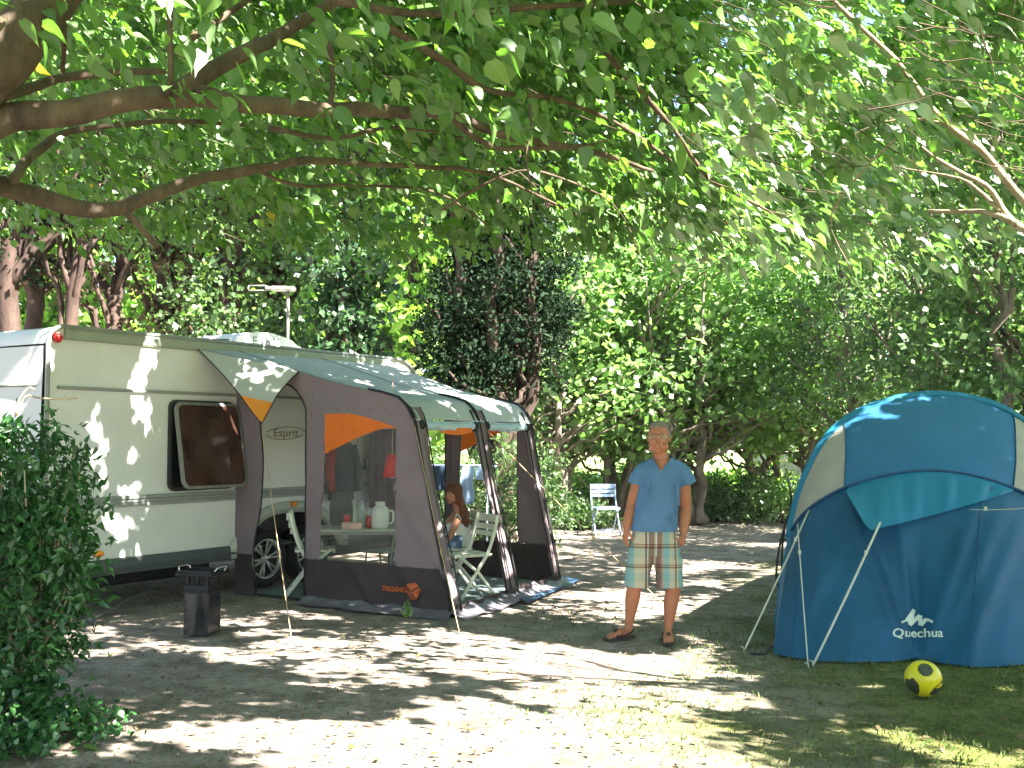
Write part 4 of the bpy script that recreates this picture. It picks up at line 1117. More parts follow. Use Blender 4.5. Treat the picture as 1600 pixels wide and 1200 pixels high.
    mb = MB(); mb.tube([w3(at(B, i / 60)) + Vector((0, -.008, .006)) for i in range(61)], [(.026, .012)] * 61, 8); mb.build('front_seam', 'tent_edge', r)
    # logo and word
    mk = [(1407, 973), (1418, 963), (1427, 952), (1432, 951), (1433, 953), (1429, 965), (1438, 960), (1440, 961), (1440, 968), (1447, 966), (1455, 973), (1447, 972), (1441, 978), (1437, 978), (1434, 972), (1424, 979), (1419, 979), (1417, 975), (1420, 968), (1411, 973)]
    c_ = [(1415, 971, 1428, 952.5, 3.0), (1428, 952.5, 1420.5, 977, 3.2), (1420.5, 977, 1437.5, 961.5, 3.0), (1437.5, 961.5, 1438, 977, 3.2), (1438, 977, 1446.5, 967.5, 3.0), (1446.5, 967.5, 1455, 973, 1.8), (1406, 974, 1417, 969, 1.6)]
    mb = MB()
    for x0, y0, x1, y1, w_ in c_:
        dx, dy = x1 - x0, y1 - y0; L_ = math.hypot(dx, dy); nx, ny = -dy / L_ * w_, dx / L_ * w_
        n = 5; vs = []
        for i in range(n + 1):
            k = i / n; vs += [surf(x0 + dx * k + nx, y0 + dy * k + ny, .008 + .0004 * len(mb.f) % .002), surf(x0 + dx * k - nx, y0 + dy * k - ny, .008 + .0004 * len(mb.f) % .002)]
        mb.add(vs, [(2 * i, 2 * i + 2, 2 * i + 3, 2 * i + 1) for i in range(n)])
    tv, tf = text2d('Quechua', 20, .35)
    xs_ = [q[0] for q in tv]; wd = max(xs_) - min(xs_); k = 78 / wd; ym = sum(q[1] for q in tv) / len(tv)
    mb.add([surf(1433 + (x - (max(xs_) + min(xs_)) / 2) * k, 992 - (y - ym) * k * .9, .0085) for x, y in tv], tf)
    mb.build('lettering', 'logo_white', r)
    for u_ in (ul, ur):
        mb = MB(); mb.tube([band(u_, i / 16) + Vector((0, -.006, .003)) for i in range(17)], .005, 5); mb.build('roof_panel_seam', 'tent_edge', r)
    for u_ in (.09, .62, .93):
        mb = MB(); mb.tube([front(u_, i / 24) + Vector((0, -.003, 0)) for i in range(25)], .0035, 5); mb.build('wall_seam', 'tent_edge', r)
    # guy lines
    def rope(a_, b_, rad, nm='guy_rope', peg=True, mat='rope_pale'):
        mb = MB(); mb.tube([a_.lerp(b_, i / 8) - UP * .012 * math.sin(math.pi * i / 8) for i in range(9)], rad, 6); m_ = a_.lerp(b_, .22); mb.box(m_, (.02, .014, .03)); g_ = mb.build(nm, mat, r)
        if peg:
            mb = MB(); mb.tube([b_ + Vector((.012, 0, -.03)), b_ + Vector((-.006, 0, .035)), b_ + Vector((-.025, 0, .035))], .005, 6); mb.build('peg', 'alloy', g_)
    rope(Vector(surf(1357, 829, .25)), G(1270, 1040), .0085)
    rope(W(1264, 797, 8.93), G(1162, 1018), .0075)
    rope(W(1246, 818, 8.75), G(1263, 1044), .0045)
    rope(W(1515, 796, 8.3), W(1640, 790, 7.3), .0035, peg=False)
    rope(W(1640, 790, 7.3), Vector((4.3, 6.2, 0)), .0035)
    mb = MB(); mb.tube(smooth_path([W(1205, 1010, 8.2), G(1195, 1021, .02), G(1172, 1021, .015)], 5), .011, 6); mb.build('strap', 'pole_black', r)
    # flexible black poles showing at the side
    for pts in (((1232, 745), (1236, 790), (1226, 822), (1217, 860), (1213, 900), (1220, 930)), ((1226, 822), (1222, 860), (1222, 900))):
        mb = MB(); mb.tube(smooth_path([W(x, y, 9.6) for x, y in pts], 6), .010, 8)
        mb.tube([W(1218, 843, 9.6), W(1228, 843, 9.5)], .008, 6); mb.tube([W(1214, 900, 9.6), W(1222, 896, 9.5)], .008, 6)
        mb.build('side_pole', 'pole_black', r)
tent()
#@@PEOPLE
# ------------------------------------------------------------------ people
def hand(mb, wrist, direction, palm_n, scale=1.0, curl=.5, thumb_side=1, ext=None):
    """palm and five fingers; direction = towards the finger tips, palm_n = out of the palm, thumb leaves the side"""
    d = Vector(direction).normalized(); n = Vector(palm_n); n = (n - d * n.dot(d)).normalized(); sd = d.cross(n) * thumb_side
    k = scale; wrist = Vector(wrist)
    mb.tube([wrist - d * .02 * k, wrist + d * .02 * k, wrist + d * .055 * k, wrist + d * .092 * k], [(.024 * k, .024 * k), (.030 * k, .019 * k), (.040 * k, .018 * k), (.036 * k, .014 * k)] if abs(sd.dot(d.orthogonal())) >= 0 else .03, 12)
    c = wrist + d * .058 * k
    mb.ball(c, (.040 * k, .036 * k, .016 * k), 12, rot=Matrix((d, sd, n)).transposed())
    for i, (off, ln) in enumerate(((.029, .072), (.0105, .080), (-.009, .074), (-.027, .058))):
        b = wrist + d * (.086 - .004 * abs(i - 1)) * k + sd * off * k
        cu = curl * (1 + .12 * i) if not (ext is not None and i == ext) else curl * .25
        p = [b - d * .01 * k]; a_ = 0
        for j, seg in enumerate((.42, .32, .26)):
            a_ += cu * (.9 if j == 0 else .75); p.append(p[-1] + (d * math.cos(a_) + n * math.sin(a_)) * ln * seg * k + sd * off * .05 * k)
        mb.tube(p, [.0098 * k, .0094 * k, .0088 * k, .0070 * k], 8)
    b = wrist + d * .03 * k + sd * .028 * k
    p = [b, b + (d * .5 + sd * .55 + n * .35).normalized() * .034 * k, b + (d * .5 + sd * .55 + n * .35).normalized() * .034 * k + (d * .9 + sd * .1 + n * .4).normalized() * .055 * k]
    mb.tube(p, [.013 * k, .0115 * k, .009 * k], 8)
def head(mb, c, yaw, k=1.0, nose=1.0):
    """skull, jaw, nose, brow, ears, lips; faces -Y turned by yaw degrees; c = centre of the head"""
    R = Matrix.Rotation(math.radians(yaw), 3, 'Z')
    def P(x, y, z): return c + R @ Vector((x, y, z)) * k
    def E(x, y, z, rx, ry, rz, rot=None): mb.ball(P(x, y, z), (rx * k, ry * k, rz * k), 18, rot=R @ rot if rot else R)
    E(0, .012, .035, .076, .094, .086); E(0, -.012, -.01, .068, .080, .085); E(0, -.028, -.062, .050, .058, .048); E(0, -.055, -.092, .026, .022, .020)
    E(0, -.078, .022, .052, .016, .012)
    for s in (-1, 1):
        E(s * .042, -.062, -.025, .022, .022, .020); E(s * .055, -.015, -.062, .016, .04, .03)
        E(s * .077, .012, -.004, .008, .020, .031, rotM('X', -10)); E(s * .080, .018, .008, .007, .016, .018)
    mb.tube([P(0, -.086, .022), P(0, -.104, -.012), P(0, -.112, -.026)], [.010 * k, .012 * k * nose, .016 * k * nose], 10)
    for s in (-1, 1): E(s * .013, -.096, -.028, .010, .012, .009)
    E(0, -.082, -.052, .028, .014, .011); E(0, -.080, -.068, .024, .014, .009)
    return P, R
def face_bits(par, P, R, k, smile=True, glasses=False):
    for s in (-1, 1):
        mb = MB(); mb.ball(P(s * .030, -.079, .006), (.012 * k, .009 * k, .0065 * k), 12, rot=R); mb.ball(P(s * .030, -.086, .005), (.0055 * k, .004 * k, .0055 * k), 10, m=1, rot=R)
        mb.build('eye', ['teeth', 'eye_dark'], par)
        mb = MB(); mb.tube([P(s * .012, -.092, .022), P(s * .03, -.093, .029), P(s * .048, -.080, .022)], [.0025 * k, .004 * k, .0025 * k], 6); mb.build('eyebrow', 'hair_grey' if glasses else 'hair_auburn', par)
    mb = MB(); w_ = .026 if smile else .018
    pts = [P(w_ * q, -.094 + .012 * q * q, -.061 + (.010 * q * q if smile else 0)) for q in (-1, -.5, 0, .5, 1)]
    mb.tube(pts, [.002 * k, .0045 * k, .0055 * k, .0045 * k, .002 * k], 8)
    mb.build('mouth', 'lips', par)
    if smile:
        mb = MB(); mb.tube([P(.016 * q, -.0985 + .010 * q * q, -.0595 + .004 * q * q) for q in (-1, 0, 1)], [.001, .0028 * k, .001], 6); mb.build('teeth', 'teeth', par)
    if glasses:
        mb = MB()
        for s in (-1, 1):
            ring = [P(s * .032 + .024 * math.cos(a_), -.101 + abs(.024 * math.cos(a_) + .004) * .15, .004 + .017 * math.sin(a_)) for a_ in np.linspace(0, 2 * math.pi, 21)]
            mb.tube(ring, .0016, 6, cap=False)
            mb.tube([P(s * .056, -.096, .010), P(s * .078, -.04, .012), P(s * .082, .02, .010)], .0024, 6)
        mb.tube([P(-.009, -.104, .008), P(0, -.108, .010), P(.009, -.104, .008)], .0018, 6)
        mb.build('glasses', 'glasses_wire', par)
def man():
    Y0 = 8.72; k = Y0 / F
    def M(px, py, dy=0.0):
        q = W(px, py, Y0); return Vector((q.x, Y0 + dy, q.z))
    base = Vector((M(1020, 900).x, Y0, 0))
    r = empty('person', base, 'smiling man in blue v-neck t-shirt, plaid shorts and sandals standing on the gravel', 'person')
    hc = M(1029.5, 685)
    mb = MB(); P, R = head(mb, hc, -13, 1.1)
    nb = M(1035, 722, .02)
    mb.tube([hc + Vector((.004, .03, -.05)), M(1033, 715, .015), nb], [.056, .060, .074], 18)
    mb.tube([M(1013, 729, .01), M(1035, 719, .015), M(1057, 730, .01)], [.04, .055, .04], 12)
    # trunk under the clothes (chest shows in the v neck)
    def sec(px, py, rx, ry, dy=0): q = M(px, py, dy); return (q.x, q.y, q.z, rx, ry)
    mb.sections([sec(1022, 862, .11, .09), sec(1021, 845, .155, .105), sec(1024, 820, .155, .115), sec(1027, 790, .15, .115), sec(1031, 765, .155, .112), sec(1034, 745, .16, .105), sec(1035, 733, .14, .085), sec(1035, 726, .09, .07), sec(1035, 719, .062, .06)], 28)
    # arms
    Ls, Le, Lw = M(1003, 738, .0), M(989, 787, .05), M(978.5, 826, -.01)
    Rs, Re, Rw = M(1066, 739, .0), M(1073, 792, .06), M(1067, 833, -.02)
    mb.tube(smooth_path([M(1012, 735), Ls, Ls.lerp(Le, .5), Le, Le.lerp(Lw, .3), Le.lerp(Lw, .7), Lw], 3), [.055, .056, .057, .058, .056, .054, .053, .052, .050, .046, .044, .043, .044, .045, .044, .040, .036, .031, .028], 16)
    mb.tube(smooth_path([M(1057, 736), Rs, Rs.lerp(Re, .5), Re, Re.lerp(Rw, .3), Re.lerp(Rw, .7), Rw], 3), [.058, .06, .062, .062, .060, .058, .056, .055, .054, .050, .048, .049, .050, .050, .048, .043, .038, .032, .029], 16)
    hand(mb, Lw, (-.16, -.22, -1), (.75, .5, -.1), 1.0, .42, 1, ext=0)
    hand(mb, Rw, (-.10, -.12, -1), (-.75, .55, 0), 1.05, .85, -1)
    # legs
    for hp, kn, an in (((1006, 850), (992, 908), (983, 979)), ((1041, 850), (1052, 912), (1043.5, 985))):
        a_, b_, c_ = M(*hp), M(*kn, -.03), M(*an, .03 if hp[0] < 1020 else 0)
        cf = b_.lerp(c_, .33) + Vector((0, .022, 0))
        mb.tube(smooth_path([a_, a_.lerp(b_, .5), b_, cf, b_.lerp(c_, .7) + Vector((0, .008, 0)), c_, c_ - UP * .03], 3), [.085, .085, .083, .08, .072, .063, .055, .055, .058, .060, .057, .051, .044, .038, .034, .033, .034, .036, .038], 18)
    def foot(heel, toe, h):
        d = (toe - heel).normalized(); sd = d.cross(UP)
        mb.tube([heel + UP * .045, heel.lerp(toe, .15) + UP * .055, heel.lerp(toe, .4) + UP * .055, heel.lerp(toe, .65) + UP * .04, heel.lerp(toe, .82) + UP * .032], [(.030, .032), (.034, .038), (.038, .036), (.044, .024), (.044, .018)], 14)
        for i, (o_, l_) in enumerate(((-.032, 1.0), (-.012, .99), (.004, .96), (.019, .92), (.033, .87))):
            o_ = o_ * h; p = heel.lerp(toe, .78) + sd * o_ + UP * .028; q = heel.lerp(toe, l_) + sd * o_ * 1.05 + UP * .022
            mb.tube([p, p.lerp(q, .6) + UP * .004, q], [.010, .0105 if i else .014, .009 if i else .012], 8)
    Lh, Lt = Vector((M(988, 990).x, 8.86, 0)), Vector((M(947, 993).x, 8.74, 0))
    Rh, Rt = Vector((M(1045, 990).x, 8.80, 0)), Vector((M(1040.5, 1000).x, 8.54, 0))
    foot(Lh, Lt, 1); foot(Rh, Rt, -1)
    mb.fused('body', 'skin', r, voxel=.0068, smooth=3)
    face_bits(r, P, R, 1.1, True, True)
    mb = MB()   # short grey hair: cap thinner in front
    for x, y, z, rx, ry, rz in ((0, .022, .055, .074, .086, .074), (0, .06, .01, .062, .052, .07), (.062, .028, .022, .018, .045, .045), (-.062, .028, .022, .018, .045, .045), (0, -.02, .095, .055, .055, .034)):
        mb.ball(P(x, y, z), tuple(1.1 * q_ for q_ in (rx + .002, ry + .003, rz + .002)), 18, rot=R)
    mb.fused('hair', 'hair_grey', r, .006, 2)
    # t-shirt
    mb = MB()
    mb.sections([sec(1022, 829.5, .185, .135), sec(1023.5, 815, .182, .138), sec(1026, 790, .172, .138), sec(1029, 768, .170, .130), sec(1032, 750, .182, .122), sec(1034, 738, .190, .108), sec(1035, 729, .175, .094), sec(1035.5, 722.5, .130, .080), sec(1035.5, 716, .086, .072), sec(1035.5, 712, .076, .068)], 36)
    mb.tube([M(1020, 727, .0), M(1006, 734, .0), M(999, 742)], [.055, .062, .068], 16); mb.tube([M(1051, 727, .0), M(1062, 734, .0), M(1070, 742)], [.058, .066, .072], 16)
    mb.tube([M(1015, 737), M(1002, 738), M(996, 747), M(993.5, 757)], [.062, .066, .066, .068], 18)
    mb.tube([M(1055, 738), M(1066, 739), M(1071, 748), M(1074, 757)], [.066, .072, .074, .076], 18)
    # folds
    for x0, y0, x1, y1 in ((1052, 742, 1058, 790), (1010, 745, 1004, 790), (1015, 800, 1050, 815), (1000, 815, 1035, 800)):
        mb.tube([M(x0, y0, -.105), M((x0 + x1) / 2, (y0 + y1) / 2, -.128), M(x1, y1, -.12)], [.008, .013, .008], 8)
    nk = M(1024.5, 736)
    def cut(p):
        if p.y > Y0 - .0 or p.z < nk.z: 
            return p.z > M(0, 712.5).z and abs(p.x - M(1035, 0).x) < .08
        t_ = (p.z - nk.z) / (M(0, 714).z - nk.z)
        return t_ > 0 and (M(1024.5, 0).x - .058 * t_) < p.x < (M(1024.5, 0).x + .10 * t_)
    mb.fused('t_shirt', 'tshirt_blue', r, .008, 4, cut=cut)
    mb = MB(); q = M(1046, 810, -.138)
    def fr(x, y): return q + Vector((x, .004 + abs(x) * .15, y))
    mb.tube([fr(-.03, -.02), fr(-.03, .02), fr(0, .035), fr(.03, .02), fr(.03, -.02)], .003, 5)
    mb.tube([fr(-.01, -.02), fr(-.01, .02)], .003, 5); mb.tube([fr(.01, -.02), fr(.01, .02)], .003, 5)
    mb.build('chest_print', 'tshirt_print', r)
    # shorts
    mb = MB()
    mb.sections([sec(1021, 868, .150, .10), sec(1021, 850, .178, .125), sec(1022, 835, .176, .128), sec(1022, 824, .165, .12)], 32)
    mb.tube([M(1004, 842), M(1001, 870, -.01), M(996, 895, -.015), M(994, 917, -.015)], [(.092, .100), (.098, .104), (.094, .100), (.088, .098)], 24)
    mb.tube([M(1040, 842), M(1042, 870, -.01), M(1045, 895, -.015), M(1046, 917, -.015)], [(.098, .104), (.104, .108), (.106, .108), (.104, .106)], 24)
    mb.box(M(1056, 880, -.10), (.085, .03, .10), rotM('Z', 25), bev=.008)
    mb.fused('shorts', 'plaid', r, .008, 3)
    # sandals
    for heel, toe in ((Lh, Lt), (Rh, Rt)):
        d = (toe - heel).normalized(); sd = d.cross(UP); mb = MB()
        prof = [(-.12, .03), (-.05, .037), (.1, .038), (.45, .038), (.75, .047), (.95, .042), (1.06, .02)]
        lp = [heel.lerp(toe, a_) + sd * w_ for a_, w_ in prof] + [heel.lerp(toe, a_) - sd * w_ for a_, w_ in prof[::-1]]
        mb.prism([p + UP * .002 for p in lp], UP * .020)
        for a0, a1 in ((.45, .68), (.68, .48)):
            mb.tube([heel.lerp(toe, a0) + sd * .045 + UP * .02, heel.lerp(toe, (a0 + a1) / 2) + UP * .078 if a0 + a1 < 1.1 else heel.lerp(toe, (a0 + a1) / 2) + UP * .072, heel.lerp(toe, a1) - sd * .047 + UP * .02], [(.006, .016)] * 3, 8)
        mb.tube([heel.lerp(toe, .62) + sd * .05 + UP * .02, heel.lerp(toe, .66) + UP * .062, heel.lerp(toe, .62) - sd * .05 + UP * .02], [(.014, .014)] * 3, 8)
        mb.tube([heel.lerp(toe, .42) + sd * .044 + UP * .02, heel.lerp(toe, .05) + sd * .038 + UP * .055, heel - d * .036 + UP * .06, heel.lerp(toe, .05) - sd * .038 + UP * .055, heel.lerp(toe, .42) - sd * .044 + UP * .02], .007, 8)
        mb.build('sandal', 'sandal', r)
man()
def girl():
    b = GIRL.copy(); r = empty('person', (b.x, b.y, 0), 'girl with long auburn hair in a white top seated inside the awning', 'person')
    def L3(x, y, z): return b + Vector((x, y, z))
    hc = W(708, 772, b.y - .05)
    mb = MB(); P, R = head(mb, hc, -38, .88, .8)
    sh = Vector((hc.x + .05, b.y + .02, hc.z - .25))
    mb.tube([hc + Vector((.02, .02, -.05)), sh + UP * .07], [.042, .048], 14)
    hp = L3(.04, .0, .50)
    # leans slightly
    mb.tube([hp, hp.lerp(sh, .35), hp.lerp(sh, .7), sh - UP * .03, sh + UP * .05], [(.10, .14), (.085, .115), (.09, .13), (.08, .14), (.05, .06)], 18)
    for s in (-1, 1):
        a_ = sh + Vector((0, s * .14, 0)); e_ = a_ + Vector((-.10, s * .03, -.24)); w_ = e_ + Vector((-.20, -s * .02, .0 if s > 0 else -.03))
        mb.tube([a_, a_.lerp(e_, .5), e_, e_.lerp(w_, .5), w_], [.042, .037, .033, .031, .022], 12)
        hand(mb, w_, (-1, 0, -.05), (0, 0, -1), .85, .35, s)
        k_ = hp + Vector((-.40, s * .10, .0)); an = k_ + Vector((.03, 0, -.41))
        mb.tube([hp + Vector((0, s * .08, 0)), hp.lerp(k_, .5) + Vector((0, s * .06, .01)), k_, k_.lerp(an, .4) + Vector((.02, 0, 0)), an], [.078, .070, .052, .046, .032], 14)
        mb.tube([an + Vector((.03, 0, -.03)), an + Vector((-.06, 0, -.045)), an + Vector((-.15, 0, -.055))], [.028, .03, .018], 10)
    mb.fused('body', 'skin_girl', r, .008, 3)
    face_bits(r, P, R, .88, False, False)
    mb = MB()
    for x, y, z, rx, ry, rz in ((0, .022, .045, .084, .098, .088), (0, .065, -.03, .075, .06, .10), (.066, .015, -.03, .025, .05, .09), (-.068, .02, -.03, .022, .045, .08)):
        mb.ball(P(x, y, z), (rx, ry, rz), 18, rot=R)
    for i in range(26):
        a_ = math.radians(-15 + 215 * i / 25); st = P(.07 * math.cos(a_), .03 + .06 * abs(math.sin(a_)), -.04); ln = .30 + .07 * random.random()
        e = Vector((st.x + .05 + .03 * math.sin(i * 2.1), st.y + .01 * math.cos(i * 3), st.z - ln)); mdp = st.lerp(e, .5) + Vector((.03 + .015 * math.sin(i * 1.7), .0, 0))
        mb.tube(smooth_path([st + UP * .06, st.lerp(mdp, .5), mdp, e], 3), [.022, .022, .022, .021, .02, .019, .018, .016, .012, .006], 8)
    mb.fused('hair', 'hair_auburn', r, .007, 1)
    mb = MB(); mb.tube([hp - UP * .03, hp.lerp(sh, .35), hp.lerp(sh, .7), sh - UP * .06], [(.115, .155), (.097, .13), (.10, .142), (.085, .125)], 18)
    for s in (-1, 1): mb.tube([sh + Vector((-.07, s * .07, -.07)), sh + Vector((-.01, s * .08, .045)), sh + Vector((.07, s * .07, -.05))], .011, 8)
    mb.fused('top', 'top_white', r, .008, 2)
    mb = MB()
    for s in (-1, 1):
        k_ = hp + Vector((-.40, s * .10, .0)); mb.tube([hp + Vector((.04, s * .08, 0)), hp.lerp(k_, .5) + Vector((0, s * .06, .01)), hp.lerp(k_, .62) + Vector((0, s * .05, .005))], [.095, .082, .080], 14)
    mb.fused('shorts', 'denim', r, .008, 2)
girl()
#@@TREES
# ------------------------------------------------------------------ near canopy
def tree_root(name, loc, label, cat='tree', group=None): return empty(name, loc, label, cat, group)
# gaps in the canopy through which the sun reaches these places: (point, radius, least distance above it)
HOLES = []
def hole(p, r_, mind=.6, keep=.03): HOLES.append((np.array(p), r_, mind, keep))
for px, py, rad in ((820, 1150, .62), (640, 1165, .50), (560, 1190, .45), (960, 1130, .5), (1010, 1085, .4), (760, 1180, .6), (880, 1170, .6), (1040, 1195, .4), (560, 1150, .4), (480, 1180, .3), (870, 1085, .42), (720, 1110, .40), (1060, 1180, .30), (330, 1150, .28), (420, 1140, .28), (760, 1050, .22), (620, 1060, .2),
                    (1120, 1090, .25), (930, 1050, .3), (700, 1210, .8), (900, 1215, .75), (520, 1040, .22), (430, 1000, .2), (850, 985, .2), (1010, 890, .35), (950, 930, .3), (1130, 880, .4), (1180, 850, .4), (1550, 1190, .3), (1400, 1150, .16), (1330, 1065, .12)):
    hole(G(px, py), rad)
for s, t, z, rad in ((1.0, 0, 2.3, .13), (.98, 0, 2.1, .16), (.95, 0, 1.95, .12), (.50, 0, 1.75, .13), (.52, 0, 1.55, .13), (.62, 0, 1.5, .08), (.6, 0, .9, .09), (.9, 0, 1.5, .06), (.9, 0, 1.3, .05), (1.1, 0, 2.55, .1),
                     (3.0, 1.0, 2.2, .10), (3.2, 1.5, 2.1, .14), (3.9, 1.8, 2.0, .25), (4.3, 1.6, 2.05, .28), (3.0, 2.1, 1.95, .13), (4.2, 1.2, 2.2, .2), (3.6, 1.4, 2.15, .15),
                     (3.5, 2.55, .8, .09), (3.5, 2.5, 1.1, .06), (3.5, 2.65, .5, .08), (4.7, 2.3, 1.2, .10), (4.7, 2.3, .8, .10), (2.25, 2.6, .8, .05), (2.25, 2.7, .3, .10), (2.4, 2.9, .05, .18), (2.9, 2.9, .05, .13)):
    hole(Q(s, t, z), rad)
for px, py, Y, rad in ((1330, 350, 7.0, .55), (1250, 250, 7.2, .5), (1380, 240, 6.5, .4), (1180, 130, 6.6, .3), (1300, 460, 7.4, .4), (1420, 380, 6.6, .35), (1370, 300, 7, .5)):
    hole(W(px, py, Y), rad, .35)
for px, py, Y, rad in ((1100, 130, 6.5, .7), (1180, 210, 6.6, .9), (1260, 290, 6.9, 1.0), (1330, 370, 7.1, 1.0), (1400, 450, 7.3, .8), (1320, 420, 7.5, .8), (1230, 330, 7.2, .8), (1380, 330, 7, .8), (1150, 190, 6.8, .5), (1280, 180, 6.6, .6), (1090, 60, 6, .35), (1200, 60, 5.5, .3), (1430, 470, 7.5, .5)): hole(W(px, py, Y), rad, .22, .06)
_h = np.random.default_rng(5)
for i in range(22): hole(W(_h.uniform(60, 1100), _h.uniform(20, 420), _h.uniform(5.5, 11)), _h.uniform(.12, .30), .3, .08)
hole(W(712, 815, 11.3), .10); hole(G(320, 975) + UP * .2, .07)
sun_np = np.array(SUN)
PROTECT = [(np.array(p), r_) for p, r_ in (((1.02, 8.7, 1.55), .38), ((1.05, 8.7, 1.15), .42), ((1.05, 8.7, .7), .42), ((1.0, 8.7, .2), .40), ((3.0, 8.3, .8), 1.1), ((4.0, 8.3, .9), 1.0), ((3.4, 8.7, 1.6), .9))]
for px, py, Y, rad in ((1400, 320, 9.0, .9), (1510, 260, 9.0, .9), (1300, 250, 9.0, .8), (1200, 180, 8.5, .7), (1450, 180, 7.5, .7), (1350, 420, 9.0, .7), (1450, 380, 6.6, .8), (1500, 300, 6.3, .6), (1250, 400, 7.4, .6)): hole(W(px, py, Y), rad, .2, .06)
def sunfilter(P):
    keep = np.ones(len(P), bool)
    for c, rad, mind, kp in HOLES:
        v = P - c; along = v @ sun_np; perp = np.linalg.norm(v - along[:, None] * sun_np, axis=1)
        wob = 1 + .35 * np.sin(P[:, 0] * 9 + P[:, 1] * 7) * np.cos(P[:, 2] * 8)
        hit = (along > mind) & (perp < rad * wob + .03) & (rng.random(len(P)) > kp)
        keep &= ~hit
    for c, rad in PROTECT:
        v = P - c; along = v @ sun_np; perp = np.linalg.norm(v - along[:, None] * sun_np, axis=1)
        keep |= (along > 1.2) & (perp < rad) & ((P[:, 2] < 4.0) | (rad < .5))
    return keep
def tubes_obj(name, paths, mat, parent, n=9):
    mb = MB()
    for pts, rs in paths:
        pts = smooth_path(pts, 4); k = len(pts); r0, r1 = rs
        mb.tube([p + noise.noise_vector(p * 6) * .012 for p in pts], [r0 + (r1 - r0) * i / (k - 1) + .004 * noise.noise(p * 9) for i, p in enumerate(pts)], n)
    return mb.build(name, mat, parent)
def project(P):
    """numpy: picture position and distance, only to keep big leaves out of the lens"""
    d = P - np.array([0, 0, CZ]); f = d[:, 1] * cp + d[:, 2] * sp; v = -d[:, 1] * sp + d[:, 2] * cp
    f = np.maximum(f, .05); return 800 + F * d[:, 0] / f, 600 - F * v / f, f
# lower boundary of the near foliage in the picture, as seen from the pitch
LOWB = [(-200, 320), (0, 340), (150, 370), (300, 430), (480, 470), (560, 470), (640, 455), (720, 420), (800, 400), (900, 400), (1000, 430), (1060, 480), (1150, 440), (1250, 480), (1350, 530), (1450, 560), (1520, 550), (1600, 500), (1900, 300)]
def canopy(xr, yr, zf, n, per, rad, size, flow):
    """twig sprays: clump centres over the area, leaves hanging along short twigs"""
    K = n // per
    cx = rng.uniform(*xr, K); cy = rng.uniform(*yr, K); cz = zf(cx, cy, K)
    C = np.stack([cx, cy, cz], 1)
    th = rng.normal(0, .6, K); tw = np.stack([np.cos(th) * .9, np.sin(th) * .6, rng.normal(-.32, .2, K)], 1); tw /= np.linalg.norm(tw, axis=1, keepdims=True)
    w_ = rng.integers(0, K, n); s = rng.random(n) * rad * 2.2
    P = C[w_] + tw[w_] * s[:, None] + rng.normal(0, rad * .28, (n, 3)) * np.array([1, 1, .55])
    T = tw[w_] * .8 + rng.normal(0, .5, (n, 3)) + np.array([flow, 0, -.55])
    N = rng.normal(0, .45, (n, 3)) + np.array([0, -.1, 1])
    return P, T, N, size * rng.uniform(.45, 1.4, n), C, tw
def clear_view(P, margin=0):
    """no foliage hanging below the crown's lower outline nor within arm's length of the camera"""
    px, py, f = project(P); lim = np.interp(px, [a for a, _ in LOWB], [b for _, b in LOWB])
    wob = 45 * np.sin(px * .021 + P[:, 1] * 2) + 22 * np.sin(px * .063 + P[:, 1] * 5)
    inv = (px > -250) & (px < 1850) & (P[:, 1] > 0)
    wob = wob + rng.normal(0, 22, len(P)) - 30 * rng.random(len(P))
    ok = ~(inv & (py > lim + wob * .8)) & ~((np.abs(P[:, 0]) < 3.2) & (P[:, 1] < 3.6) & (P[:, 1] > -.5) & (P[:, 2] < 3.1)) & ~(inv & (f < 3.1))
    return ok
